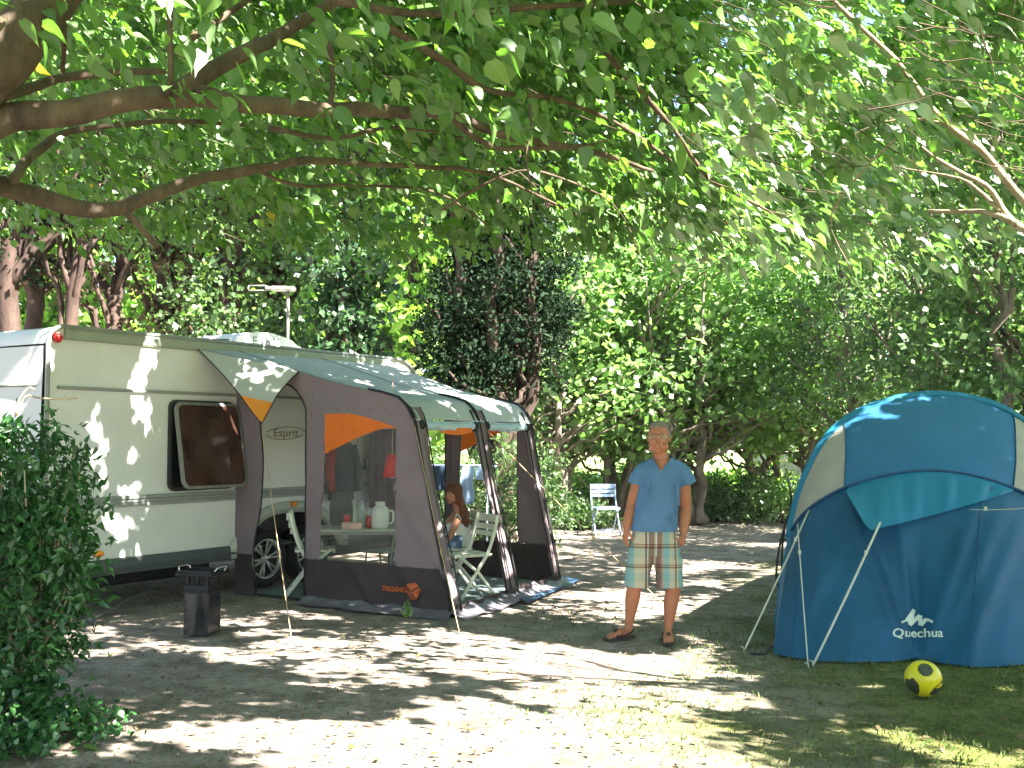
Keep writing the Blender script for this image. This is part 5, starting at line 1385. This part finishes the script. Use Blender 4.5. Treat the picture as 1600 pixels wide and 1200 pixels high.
def mulberry():
    base = Vector((-3.1, 4.2, 0))
    r = tree_root('mulberry_tree', base, 'near mulberry tree reaching in from the left with long brown limbs overhead', group='mulberry trees shading the pitch')
    H = W(-70, 250, 4.3)
    d = 4.3
    P_ = lambda L_: [W(x, y, Y) for x, y, Y in L_]
    paths = [([base, base + Vector((.05, 0, 1.2)), H + Vector((-.1, 0, -.5)), H], (.19, .12)),
             (P_([(-70, 250, 4.3), (0, 188, 4.3), (100, 176, 4.35), (200, 158, 4.4), (300, 150, 4.5), (420, 165, 4.7), (560, 172, 5), (700, 180, 5.3), (800, 214, 5.6), (920, 236, 6), (1020, 268, 6.4)]), (.066, .010)),
             (P_([(255, 152, 4.45), (320, 118, 4.5), (390, 80, 4.6), (450, 48, 4.8), (530, -5, 5), (620, -60, 5.2)]), (.045, .02)),
             (P_([(-70, 250, 4.3), (-30, 280, 4.7), (60, 308, 4.9), (140, 330, 5), (220, 312, 5.1), (300, 284, 5.3), (400, 265, 5.5), (480, 252, 5.7), (600, 258, 6), (760, 272, 6.4), (900, 335, 7)]), (.052, .006)),
             (P_([(-120, 220, 4.2), (-40, 130, 4.2), (20, 75, 4.2), (85, -10, 4.3), (130, -90, 4.5)]), (.13, .09)),
             (P_([(-40, 165, 4.2), (40, 140, 4.6), (120, 117, 4.8), (260, 112, 5)]), (.028, .014)),
             (P_([(20, 280, 4.7), (60, 232, 5), (110, 207, 5.1), (240, 190, 5.4), (380, 196, 5.8)]), (.024, .01)),
             (P_([(262, -30, 4.4), (266, 70, 4.4), (264, 152, 4.4)]), (.011, .013)),
             (P_([(517, 60, 4.9), (519, 110, 4.9), (515, 170, 4.9)]), (.012, .016)),
             (P_([(100, -20, 4.3), (98, 60, 4.4), (100, 112, 4.6)]), (.010, .013)),
             (P_([(600, 40, 5), (690, 92, 5.2), (760, 142, 5.4), (850, 150, 5.8), (960, 190, 6.2), (1050, 250, 6.5)]), (.020, .010)),
             (P_([(520, 2, 4.8), (640, 20, 4.9), (780, 16, 5.2), (980, 2, 5.6)]), (.022, .012)),
             (P_([(700, 182, 5.3), (760, 225, 5.5), (830, 232, 5.7), (930, 226, 6)]), (.018, .008)),
             (P_([(828, 165, 5.2), (830, 210, 5.2), (824, 250, 5.2), (832, 300, 5.2), (832, 345, 5.2)]), (.006, .0025)),
             (P_([(930, 60, 5.8), (990, 130, 6), (1050, 200, 6.3), (1110, 280, 6.6), (1200, 330, 7), (1290, 395, 7.4)]), (.02, .006)),
             (P_([(190, 322, 5.05), (215, 350, 5.1), (245, 388, 5.2)]), (.02, .012)),
             (P_([(400, 265, 5.5), (470, 290, 5.8), (560, 290, 6.2), (680, 300, 6.8), (760, 350, 7.2)]), (.012, .005)),
             (P_([(690, 330, 7), (770, 280, 6.6), (850, 270, 6.6), (960, 320, 7), (1000, 400, 7.2)]), (.010, .004)),
             (P_([(300, 60, 5.4), (360, 20, 5.6), (420, -30, 5.8)]), (.02, .015)),
             (P_([(420, 200, 5.2), (520, 215, 5.5), (620, 200, 5.8), (730, 215, 6.2)]), (.014, .006))]
    tubes_obj('trunk', paths[:1], 'bark_mulberry', r, 14)
    for q in paths[1:6]: tubes_obj('limb', [q], 'bark_mulberry', r, 12)
    tubes_obj('small_branches', paths[6:], 'bark_mulberry', r, 8)
    mb = MB(); c_ = W(312, 147, 4.42); mb.tube([c_, c_ + Vector((.03, -.06, 0))], [.03, .022], 12); mb.build('sawn_stub', 'bark_dark', r)
    # crown, inside the picture
    zf = lambda x, y, K: 2.75 + .07 * y + rng.random(K) ** 1.2 * 2.6
    P, T, N, sz, C, tw = canopy((-5.5, 3.2), (3.2, 11.5), zf, 72000, 18, .20, .082, .1)
    sz = np.where(P[:, 1] < 5.0, sz * 1.15, sz)
    ok = clear_view(P) & sunfilter(P) & ~((P[:, 1] < 5.5) & (rng.random(len(P)) < .62))
    # loose patches where the crown is thin
    thin = np.sin(P[:, 0] * 1.9 + P[:, 2] * 2.1) * np.cos(P[:, 1] * 1.6 - P[:, 0] * .7); ok &= ~((thin > .12) & (rng.random(len(P)) < .72))
    leaf_object('foliage', 'leaf_mulberry', P[ok], T[ok], N[ok], sz[ok], r)
    yl = rng.choice(np.flatnonzero(ok), 70); yo = leaf_object('yellow_leaves', 'leaf_yellowed', P[yl] + .03, T[yl], N[yl], sz[yl], r); yo['kind'] = 'stuff'; yo['label'] = 'few yellowed leaves'
    mb = MB(); sel = clear_view(C + tw * .5) & clear_view(C) & (rng.random(len(C)) < .3)
    for c, t_ in zip(C[sel], tw[sel]):
        c = Vector(c); t_ = Vector(t_)
        if c.y > 4.8: mb.tube(wobble(c - t_ * .08, c + t_ * .3, 4, .04, c.x), [.004, .0035, .003, .0022, .0015], 4, cap=False)
    mb.build('twigs', 'bark_mulberry', r)['kind'] = 'stuff'
    # the crown above and behind the picture, which throws the shade
    zf = lambda x, y, K: 4.6 + rng.random(K) * 2.6
    P, T, N, sz, C, tw = canopy((-6, 4.5), (-5, 12), zf, 44000, 40, .40, .165, .0)
    ok = clear_view(P) & sunfilter(P)
    leaf_object('upper_shade_foliage', 'leaf_mulberry', P[ok], T[ok], N[ok], sz[ok], r, rich=False)
def mulberry2():
    base = Vector((5.2, 6.4, 0)); P_ = lambda L_: [W(x, y, Y) for x, y, Y in L_]
    r = tree_root('mulberry_tree', base, 'mulberry tree reaching in from the upper right with pale thin branches and sunlit leaves', group='mulberry trees shading the pitch')
    H = W(1760, 400, 5.9)
    tubes_obj('trunk', [([base, base + Vector((-.1, 0, 1.3)), base + Vector((-.4, -.1, 2.2)), H], (.16, .08))], 'bark_pale', r, 12)
    tubes_obj('limb', [(P_([(1760, 400, 5.9), (1660, 350, 5.9), (1600, 312, 5.9), (1545, 245, 5.9), (1470, 185, 5.9), (1400, 95, 5.9), (1330, 30, 5.9), (1280, -30, 6)]), (.028, .010))], 'bark_pale', r)
    tubes_obj('limb', [(P_([(1760, 400, 5.9), (1680, 380, 6), (1600, 358, 6.1), (1570, 335, 6.2), (1540, 290, 6.2), (1480, 258, 6.3), (1440, 230, 6.4)]), (.032, .008))], 'bark_pale', r)
    tubes_obj('small_branches', [(P_([(1590, 350, 6.1), (1530, 330, 6.3), (1450, 330, 6.6)]), (.02, .01)), (P_([(1560, 330, 6.2), (1530, 300, 6.3), (1500, 280, 6.5), (1400, 260, 6.8)]), (.012, .006)),
                                 (P_([(1545, 245, 5.9), (1500, 200, 6.2), (1380, 190, 6.5), (1260, 260, 6.9)]), (.010, .004)), (P_([(1470, 185, 5.9), (1420, 200, 6.1), (1300, 330, 6.6), (1330, 420, 6.8)]), (.009, .003))], 'bark_pale', r, 8)
    zf = lambda x, y, K: 2.45 + .085 * y + rng.random(K) ** 1.3 * 2.4
    P, T, N, sz, C, tw = canopy((1.0, 5.4), (4.2, 9.5), zf, 34000, 15, .26, .108, .75)
    px, py, f = project(P)
    thin = ~((px > 1480) & (py > 60) & (rng.random(len(P)) < .72))
    ok = clear_view(P) & sunfilter(P) & thin
    leaf_object('foliage', 'leaf_mulberry_sunlit', P[ok], T[ok], N[ok], sz[ok], r, width=.52)
    mb = MB(); sel = clear_view(C + tw * .5) & clear_view(C) & (rng.random(len(C)) < .12)
    for c, t_ in zip(C[sel], tw[sel]):
        c = Vector(c); t_ = Vector(t_); mb.tube(wobble(c - t_ * .08, c + t_ * .25, 4, .04, c.x), [.003, .0028, .0025, .002, .0012], 4, cap=False)
    mb.build('twigs', 'bark_mulberry', r)['kind'] = 'stuff'
    mb = MB(); Pb = P[ok][rng.choice(ok.sum(), 260)]
    for p in Pb: mb.ball(p, .007, 6)
    mb.build('berries', 'berry', r)['kind'] = 'stuff'
    zf = lambda x, y, K: 4.8 + rng.random(K) * 2.6
    P, T, N, sz, C, tw = canopy((4.0, 11.5), (-5, 15), zf, 38000, 40, .40, .165, .0)
    E = shade_points([(Vector((3.3, 8.3, .8)), 1.3), (Vector((3.3, 8.6, 1.5)), 1.2), (Vector((4.2, 8.2, .7)), 1.2), (Vector((2.4, 8.3, .5)), .9), (Vector((1.05, 8.7, 1.2)), .8), (Vector((1.05, 8.7, .6)), .7),
                      (Q(3.4, 1.2, 2.2), 1.3), (Q(.6, 0, 1.5), 1.0), (Q(.3, 0, 1.0), .9), (Q(1.4, 0, 1.5), 1.0), (Q(1.9, .3, 2.1), .8), (Q(1.4, 0, .7), .9), (Q(2.2, 1.6, 1.2), 1.0), (Q(2.2, .8, 2.1), .7), (Vector((-1.6, 8.2, 0)), 1.1), (Vector((2.6, 6.6, 0)), .9), (Vector((-2.9, 6.4, 1.0)), .9), (Vector((-2.2, 7.4, 0)), 1.0), (Vector((-2.2, 8.6, 0)), .8), (Vector((1.0, 8.7, 1.5)), .6), (Vector((1.05, 8.7, .3)), .6), (Q(1.0, 0, 2.3), .8)], 24000)
    m_ = len(E); P = np.concatenate([P, E]); T = np.concatenate([T, rand_dirs(m_, (.2, 0, -.5))]); N = np.concatenate([N, rand_dirs(m_, (.4, 0, 1), .5)]); sz = np.concatenate([sz, .17 * rng.uniform(.6, 1.3, m_)])  # extra leaves added out of view to shade the listed places
    ok = clear_view(P) & sunfilter(P)
    leaf_object('upper_shade_foliage', 'leaf_mulberry', P[ok], T[ok], N[ok], sz[ok], r, rich=False)
def shade_points(targets, n):
    """extra unseen leaves added high on the sunny side to shade the given places"""
    T_ = np.array([[p.x, p.y, p.z, a_] for p, a_ in targets]); w_ = rng.choice(len(T_), n, p=T_[:, 3] ** 2 / (T_[:, 3] ** 2).sum())
    off = rng.normal(0, .55, (n, 3)) * T_[w_, 3][:, None]
    h = rng.uniform(4.6, 7.2, n); base_ = T_[w_, :3]; k = (h - base_[:, 2]) / sun_np[2]
    return base_ + sun_np * k[:, None] + off
mulberry(); mulberry2()
#@@BACKTREES
# ------------------------------------------------------------------ trees behind
def tree(name, px, Y, label, trunk, blobs, n, size, mat, bark, group=None, clump=.5, per=40, lean=0, rich=False, width=.75, up=(0, 0, .8), nbr=10, height=6, tr=.2, shell=.5, Tb=(0, 0, -.2), stems=1):
    x = (px - 800) / F * Y; base = Vector((x, Y, 0))
    r = tree_root(name, base, label, 'tree', group)
    bl = [(x + bx, Y + by, bz, rx, ry, rz) for bx, by, bz, rx, ry, rz in blobs]
    P, C = blob_points(bl, n, clump, per, shell)
    ok = P[:, 2] > .15; P = P[ok]; n = len(P)
    sc = np.ones(n)
    leaf_object('crown', mat, P, rand_dirs(n, Tb), rand_dirs(n, up, .7), size * rng.uniform(.6, 1.3, n), r, rich=rich, width=width)
    mb = MB()
    for st in range(stems):
        a_ = 2 * math.pi * st / stems + .6; dx = (.0 if stems == 1 else .12 * math.cos(a_)); dy = 0 if stems == 1 else .12 * math.sin(a_)
        top = base + Vector((lean + (dx * 7 if stems > 1 else 0), dy * 6, height)); pth = wobble(base + Vector((dx, dy, 0)), top, 12, .25 if stems == 1 else .35, px * .1 + st)
        tt = tr / (stems ** .6)
        mb.tube(pth, [tt * (1.35 if i == 0 else 1) * (1 - .65 * i / 12) for i in range(13)], 10)
        ks = rng.choice(len(C), min(len(C), nbr), replace=False)
        for j, kx in enumerate(ks):
            c = Vector(C[kx]); f = max(.2, min(.95, (c.z * .75) / height)); i = int(f * 12); a0 = pth[i]
            if (c - a0).length > 4.5: continue
            mb.tube(wobble(a0, c, 7, .22, j + px), [tt * .42 * (1 - f * .5) * (1 - .8 * q / 7) + .008 for q in range(8)], 6)
    mb.build('trunk', bark, r)
    return r
GC = 'cypress trunks behind the caravan'
for i, (px, Y, tr, lean, lab) in enumerate((
        (12, 15.5, .19, .1, 'dark cypress at the very left edge behind the caravan'),
        (58, 17, .17, -.1, 'thick reddish cypress trunk second from the left behind the caravan'),
        (92, 16.2, .13, .5, 'slim straight cypress trunk third from the left behind the caravan'),
        (150, 17.5, .16, .9, 'cypress with a sunlit trunk leaning right above the caravan rear'),
        (268, 18.5, .22, -.2, 'broad cypress with dry brown twigs above the caravan middle'))):
    tree('cypress_tree', px, Y, lab, None, [(0, 0, 7.5, 1.4, 1.4, 2.8), (.2, 0, 5.6, 1.0, 1.0, 1.1), (-.3, -.3, 4.3, .6, .6, .6)] + ([(0, -.5, 3.6, 1.4, .8, 1.1)] if px > 200 else []), 6000, .10,
         'leaf_drybrown' if i in (1, 3, 4) else 'leaf_cypress', 'bark_cypress', GC, clump=.30, per=50, lean=lean, nbr=26, height=9, tr=tr, shell=.25)
tree('cypress_tree', 205, 20, 'pale thin cypress leaning right beside the bright gap', None, [(.8, 0, 6.5, 1.2, 1.2, 2.2)], 5000, .10, 'leaf_drybrown', 'bark_cypress', GC, clump=.3, lean=1.6, nbr=16, height=8, tr=.11, shell=.2)
tree('ivy_tree', 350, 17.5, 'tree hung with brown and green creeper behind the antenna', None, [(0, 0, 3.4, 1.2, 1, 1.2), (0, 0, 6.0, 1.6, 1.3, 1.8)], 8000, .11, 'leaf_oak', 'bark_cypress', None, clump=.35, nbr=22, height=7, tr=.16, shell=.2)
tree('ivy_tree', 430, 19, 'green creeper covered tree just right of the antenna mast', None, [(0, 0, 3.0, .9, 1, 1.1), (0, 0, 5.6, 1.3, 1.1, 1.8)], 7500, .12, 'leaf_oak', 'bark_dark', None, clump=.35, nbr=18, height=7, tr=.15, shell=.2)
tree('ivy_tree', 545, 17, 'dark ivy covered tree behind the middle of the awning roof', None, [(0, 0, 2.8, .62, .6, 1.1), (-.1, 0, 4.4, .75, .7, 1.0), (.2, 0, 7, 1.3, 1.2, 1.4)], 10000, .13, 'leaf_ivy', 'bark_dark', None, clump=.3, nbr=18, height=7, tr=.20, shell=.35)
tree('cypress_tree', 775, 16.5, 'dark bushy cypress with a fanned multiple trunk behind the awning', None, [(-.25, 0, 3.5, .95, .9, 1.25), (.35, 0, 4.0, 1.0, .9, 1.5), (0, 0, 6.2, 1.3, 1.2, 2.0), (-.75, -.2, 2.9, .5, .5, .9), (-.5, -.5, 2.5, .6, .4, .5), (.75, 0, 3.2, .45, .5, .9)], 46000, .085,
     'leaf_cypress', 'bark_dark', None, clump=.24, per=70, nbr=14, height=5.5, tr=.42, stems=6, shell=.3, width=.5)
GF = 'fig trees at the edge of the gravel'
figs = ((872, 20.5, -.5, 'leftmost fig tree with slanting trunks beside the right corner of the awning'), (955, 21.5, .5, 'fig tree with a knotty grey trunk behind the lone white chair'), (1085, 20.5, -.4, 'fig tree with a short dark trunk right of the standing man'), (1180, 22.5, .3, 'fig tree with an upright trunk halfway between the man and the blue tent'), (1270, 21, .6, 'fig tree partly hidden by the left side of the blue tent'))
for px, Y, lean, lab in figs:
    tree('fig_tree', px, Y, lab, None, [(0, 0, 3.6, 1.5, 1.4, 1.0), (-.8, 0, 2.6, 1.0, 1.2, .9), (.9, 0, 2.5, 1.0, 1.2, .9), (.2, 0, 4.9, 1.7, 1.5, 1.2), (-.5, .3, 1.75, .9, .9, .55), (.7, .4, 1.65, .8, .8, .5), (.1, 1.4, 2.1, 1.4, .6, .7)], 7000, .145, 'leaf_fig', 'bark_fig', GF, clump=.42, per=18, lean=lean, nbr=30, height=3.8, tr=.20, stems=4, shell=.25, rich=False, width=.9, up=(0, -.1, 1))
GO = 'dark oaks on the right'
for px, Y, lab, n in ((1345, 19, 'dark oak behind the top of the blue tent', 9000), (1470, 16.5, 'tall dense oak above the right half of the blue tent', 13000), (1580, 13.2, 'oak with a slim forked trunk at the right edge', 13000)):
    tree('oak_tree', px, Y, lab, None, [(0, 0, 3.6, 1.5, 1.2, 1.5), (.3, 0, 6.0, 1.8, 1.4, 1.7), (-.4, .3, 2.4, 1.1, 1.0, 1.0), (.6, .4, 2.2, 1.0, .9, 1.0)], n, .10, 'leaf_oak', 'bark_fig', GO, clump=.32, per=45, lean=.3, nbr=18, height=6.5, tr=.13, stems=2, shell=.3, rich=False)
# far row
GR = 'tall trees of the far row'
for i, (px, Y, h, lab) in enumerate(((-330, 30, 14, 'far tree beyond the left edge, second from the caravan rear'), (-620, 27, 13, 'far tree well beyond the left edge of the pitch'), (-60, 34, 15, 'far bright tree showing at the left edge between cypress trunks'), (140, 38, 13, 'far tree glowing through the gap above the caravan rear'), (330, 33, 15, 'far tree behind the creeper covered tree'), (520, 40, 14.5, 'far tree behind the dark ivy tree'), (650, 30, 13, 'far yellow green tree lit between the ivy tree and the dark cypress'),
        (830, 36, 16, 'far tree behind the dark cypress and first fig'), (1000, 44, 13.5, 'far tree rising behind the standing man'), (1180, 38, 15, 'far tree above the gap between man and tent'), (1350, 33, 15, 'far tree behind the nearest dark oak'), (1540, 36, 16, 'far tree beyond the oaks over the tent'), (1700, 30, 14, 'far tree outside the right edge behind the forked oak'))):
    k = Y / 36
    lowest = 2.6
    tree('broadleaf_tree', px, Y, lab, None, [(0, 0, h * .30, 3.6 * k, 2.5, h * .24), (.8, 0, h * .62, 3.8 * k, 3, h * .28), (-1.8, 0, h * .5, 2.6 * k, 2.4, h * .28), (2, 0, h * .42, 2.4 * k, 2.2, h * .26), (0, 0, h * .88, 2.6, 2.4, h * .14)], 11000, .34, 'leaf_far' if i != 5 else 'leaf_oak', 'bark_dark', GR, clump=.8, per=45, nbr=12, height=h * .8, tr=.3, shell=.45)
# shrubs along the gravel edge
GS = 'low shrubs along the gravel edge'
def shrub(px, Y, rx, h, mat, lab, n=2600, size=.09, group=GS, rich=False, name='shrub', width=.5):
    x = (px - 800) / F * Y; base = Vector((x, Y, 0)); r = tree_root(name, base, lab, 'shrub', group)
    P, C = blob_points([(x, Y, h * .5, rx, rx * .8, h * .5), (x + rx * .4, Y, h * .35, rx * .7, rx * .6, h * .35), (x - rx * .5, Y - .1, h * .3, rx * .6, rx * .6, h * .35)], n, .16, 25, .35)
    ok = P[:, 2] > .02; P = P[ok]; m_ = len(P)
    leaf_object('leaves', mat, P, rand_dirs(m_, (0, 0, .2)), rand_dirs(m_, (0, -.2, .8), .7), size * rng.uniform(.6, 1.3, m_), r, rich=rich, width=width)
    mb = MB()
    for c in C[:14]: mb.tube(wobble(base + Vector((random.uniform(-.2, .2) * rx, 0, 0)), c, 5, .08, c[0]), [.012, .011, .010, .008, .006, .004], 5)
    mb.build('stems', 'bark_dark', r)
for a_ in ((868, 21.8, .9, 1.25, 'leaf_fig', 'light green shrub at the gravel edge right behind the awning corner'), (915, 19.6, .55, .45, 'leaf_oak', 'small dark shrub just left of the lone white chair'), (1010, 22.3, 1.0, 1.1, 'leaf_fig', 'shrub low behind the standing man'), (1110, 21.5, .9, .85, 'leaf_oak', 'dark fine leaved shrub right of the man at the gravel edge'),
           (1165, 21.2, .9, 1.0, 'leaf_oak', 'rounded dark shrub between the man and the tent'), (1225, 20.8, .8, .95, 'leaf_fig', 'bright shrub close to the left side of the tent'), (760, 20.5, 1.0, .8, 'leaf_fig', 'sunlit shrub seen through the awning windows'), (690, 19, .9, 1.2, 'leaf_ivy', 'dark shrub behind the drying rack'), (620, 21, 1.2, 1.4, 'leaf_fig', 'bright shrub behind the caravan and awning')):
    shrub(*a_)
for a_ in ((905, 24.5, 1.5, .9, 'leaf_fig', 'low pale bush behind the first fig tree'), (1035, 24.5, 1.6, 1.0, 'leaf_fig', 'low pale bush directly behind the standing man'), (1150, 25, 1.5, .9, 'leaf_far', 'low bush between the fig trunks right of the man')):
    shrub(*a_, n=3600, size=.13, group='low bushes behind the fig trees', width=.7)
shrub(775, 15.4, 1.0, 1.9, 'leaf_oak', 'dark bush round the foot of the fanned cypress trunk', n=6500, size=.08)
# lawn beyond: low wall, pots, cane fence
def backyard():
    mb = MB(); a_ = Vector((W(1150, 700, 34).x, 34, 0))
    mb.box((a_.x + 3.0, 34, .6), (5, .35, 1.2), bev=.03); tag(mb.build('low_wall', 'stone', origin=(a_.x + 3.0, 34, 0)), 'low grey stone wall beyond the lawn left of the tent', 'wall')
    for i, (px, lab) in enumerate(((1263, 'small terracotta pot on the far wall left of its neighbour'), (1285, 'terracotta pot on the far wall nearest to the tent'))):
        c = Vector((W(px, 690, 34).x, 34, 1.2)); r = empty('flower_pot', c, lab, 'flower pot', 'pots on the far wall')
        mb = MB(); mb.lathe(c, [(.12, 0), (.19, .26), (.21, .26), (.21, .31), (.18, .31), (.17, .27), (0, .27)], 20); mb.build('pot', 'terracotta', r)
        P, C = blob_points([(c.x, c.y, c.z + .55, .25, .25, .28)], 260, .1, 20, .2); leaf_object('plant', 'leaf_fig', P, rand_dirs(260, (0, 0, .6)), rand_dirs(260), np.full(260, .16), r, rich=False)
    r = empty('rail_fence', (a_.x + 1, 32.5, 0), 'weathered wooden rail fence in front of the far wall', 'fence')
    for i in range(4):
        mb = MB(); mb.box((a_.x + .8 + i * 1.4, 32.5, .75), (.09, .09, 1.5), bev=.01); mb.build('post', 'wood_pale', r)
    for z in (1.30, .95):
        mb = MB(); mb.tube([(a_.x + .7, 32.44, z), (a_.x + 3, 32.43, z + .03), (a_.x + 5.2, 32.44, z)], .035, 8); mb.build('rail', 'wood_pale', r)
backyard()
# foreground shrub at the left edge
def front_shrub():
    base = Vector((-2.95, 6.5, 0)); r = tree_root('laurel_shrub', base, 'glossy green evergreen shrub filling the lower left edge', 'shrub')
    bl = [(-2.98, 6.6, 1.34, .42, .5, .42), (-3.0, 6.5, .8, .52, .55, .5), (-2.9, 6.3, .55, .42, .45, .45), (-3.3, 6.5, 1.25, .5, .5, .5), (-2.78, 6.5, 1.0, .25, .35, .3)]
    P, C = blob_points(bl, 12000, .10, 16, .55); m_ = len(P)
    ok = P[:, 2] > .05; P = P[ok]; m_ = len(P)
    leaf_object('leaves', 'leaf_laurel', P, rand_dirs(m_, (.2, -.1, -.2)), rand_dirs(m_, (.2, -.3, .9), .6), .062 * rng.uniform(.6, 1.3, m_), r, width=.42)
    mb = MB()
    for c in C[:70]: mb.tube(wobble(base + Vector((random.uniform(-.15, .15), random.uniform(-.1, .1), 0)), c, 6, .1, c[0] * 3), [.016, .014, .012, .010, .008, .006, .003], 6)
    mb.tube(smooth_path([W(25, 650, 6.4), W(40, 620, 6.4), W(62, 622, 6.4), W(95, 624, 6.4), W(120, 622, 6.4)], 4), .006, 6)
    mb.tube(smooth_path([W(25, 650, 6.4), W(30, 625, 6.4), W(45, 606, 6.4), W(55, 610, 6.4)], 4), .005, 6); mb.tube([W(98, 624, 6.4), W(104, 614, 6.4)], .003, 5)
    mb.build('stems', 'wood_pale', r)
    base = Vector((-2.5, 5.75, 0)); r = tree_root('ivy_plant', base, 'low dark creeper spreading on the ground below the evergreen shrub', 'plant')
    bl = [(-2.85, 6.0, .10, .5, .45, .28), (-2.35, 5.95, .05, .32, .25, .14), (-2.6, 5.7, .06, .3, .25, .22), (-3.0, 5.6, .1, .4, .3, .3)]
    P, C = blob_points(bl, 5600, .08, 14, .3); P = P[P[:, 2] > .0]; m_ = len(P)
    ok = sunfilter(P) | True
    leaf_object('leaves', 'leaf_laurel', P, rand_dirs(m_, (.2, -.2, .1)), rand_dirs(m_, (0, -.3, 1), .5), .040 * rng.uniform(.5, 1.4, m_), r, width=.75)
    mb = MB()
    for c in C[:25]: mb.tube(wobble(base + Vector((-.2, .1, 0)), c, 5, .08, c[0] * 3), .004, 5)
    mb.build('stems', 'bark_dark', r)
front_shrub()
# sapling tuft by the awning logo
r = tree_root('seedling', G(636, 968), 'small bright green seedling against the awning mud flap', 'plant')
c = G(636, 968); P = np.array([[c.x + rng.normal(0, .015), c.y - .03, .02 + .1 * rng.random()] for _ in range(14)])
leaf_object('leaves', 'leaf_fig', P, rand_dirs(14, (0, -.2, 1.4)), rand_dirs(14, (0, -1, .3)), np.full(14, .08), r, width=.35)
# ------------------------------------------------------------------ litter
def litter():
    n = 7000; y = 4.6 + rng.random(n) ** 1.2 * 15; x = (rng.random(n) - .5) * 1.05 * y
    P = np.stack([x, y, np.full(n, .004)], 1); T = rand_dirs(n); T[:, 2] *= .15
    o = leaf_object('leaf_litter', 'leaf_litter', P, T, rand_dirs(n, (0, 0, 1.6), .4), .026 * rng.uniform(.4, 1.5, n) ** 1.6, width=.6); tag(o, 'dry fallen leaves scattered over the pitch', 'leaf litter', kind='stuff')
    n = 42000; y = 4.6 + rng.random(n) * 5.5; x = -2 + rng.random(n) ** .75 * 7
    keep = (np.sin(x * 1.7 + 1) * np.cos(y * 1.9) + .7 * (x - 1.2) - .10 * (y - 6) + rng.normal(0, .5, n)) > .1
    P = np.stack([x, y, np.full(n, -.006)], 1)[keep]; m_ = len(P); T = rand_dirs(m_, (0, 0, 1.0), .7); T[:, 2] = np.abs(T[:, 2])
    o = leaf_object('grass', 'grass_blade', P, T, rand_dirs(m_, (0, -1, .3)), .028 * rng.uniform(.4, 1.7, m_), width=.20, rich=False); tag(o, 'short sparse grass and moss on the pitch', 'grass', kind='stuff')
    n = 5000; y = 4.6 + rng.random(n) ** 1.3 * 14; x = (rng.random(n) - .5) * 1.05 * y; mb = MB(); vs = []; fs = []
    for i in range(n):
        s = random.uniform(.003, .013); a_ = random.random() * 6; b = len(vs)
        for j in range(3): vs.append((x[i] + s * math.cos(a_ + j * 2.1), y[i] + s * math.sin(a_ + j * 2.1), -.004))
        vs.append((x[i], y[i], s * .9)); fs += [(b, b + 1, b + 3), (b + 1, b + 2, b + 3), (b + 2, b, b + 3)]
    mb.add(vs, fs); tag(mb.build('gravel', 'ground_soil'), 'loose gravel chips on the pitch', 'gravel', kind='stuff')
    c = G(128, 1171); o = leaf_object('fallen_leaf', 'leaf_mulberry', [[c.x, c.y, .012]], [[1, .1, 0]], [[0, 0, 1]], [.11], origin=(c.x, c.y, 0)); tag(o, 'single yellow leaf lying on the ground at the lower left', 'leaf'); o.data.attributes['rnd'].data.foreach_set('value', [1.0] * 20)
    c = G(1430, 1122); o = leaf_object('fallen_leaf', 'leaf_mulberry', [[c.x, c.y, .012]], [[1, -.1, 0]], [[0, 0, 1]], [.09], origin=(c.x, c.y, 0)); tag(o, 'single green leaf lying on the moss below the football', 'leaf'); o.data.attributes['rnd'].data.foreach_set('value', [.7] * 20)
litter()
# ------------------------------------------------------------------ thin haze volume added to imitate veiling lens glare
mb = MB(); mb.box((0, 40, 11), (300, 180, 28)); hz = mb.build('glare_veil', 'aw_black'); hz['kind'] = 'stuff'
m_, n_, o_ = newmat('glare_veil_volume'); v_ = n_.nodes.new('ShaderNodeVolumePrincipled'); v_.inputs['Density'].default_value = .0003; v_.inputs['Color'].default_value = (.9, .95, .9, 1)
n_.links.new(v_.outputs[0], o_.inputs['Volume']); hz.data.materials[0] = m_
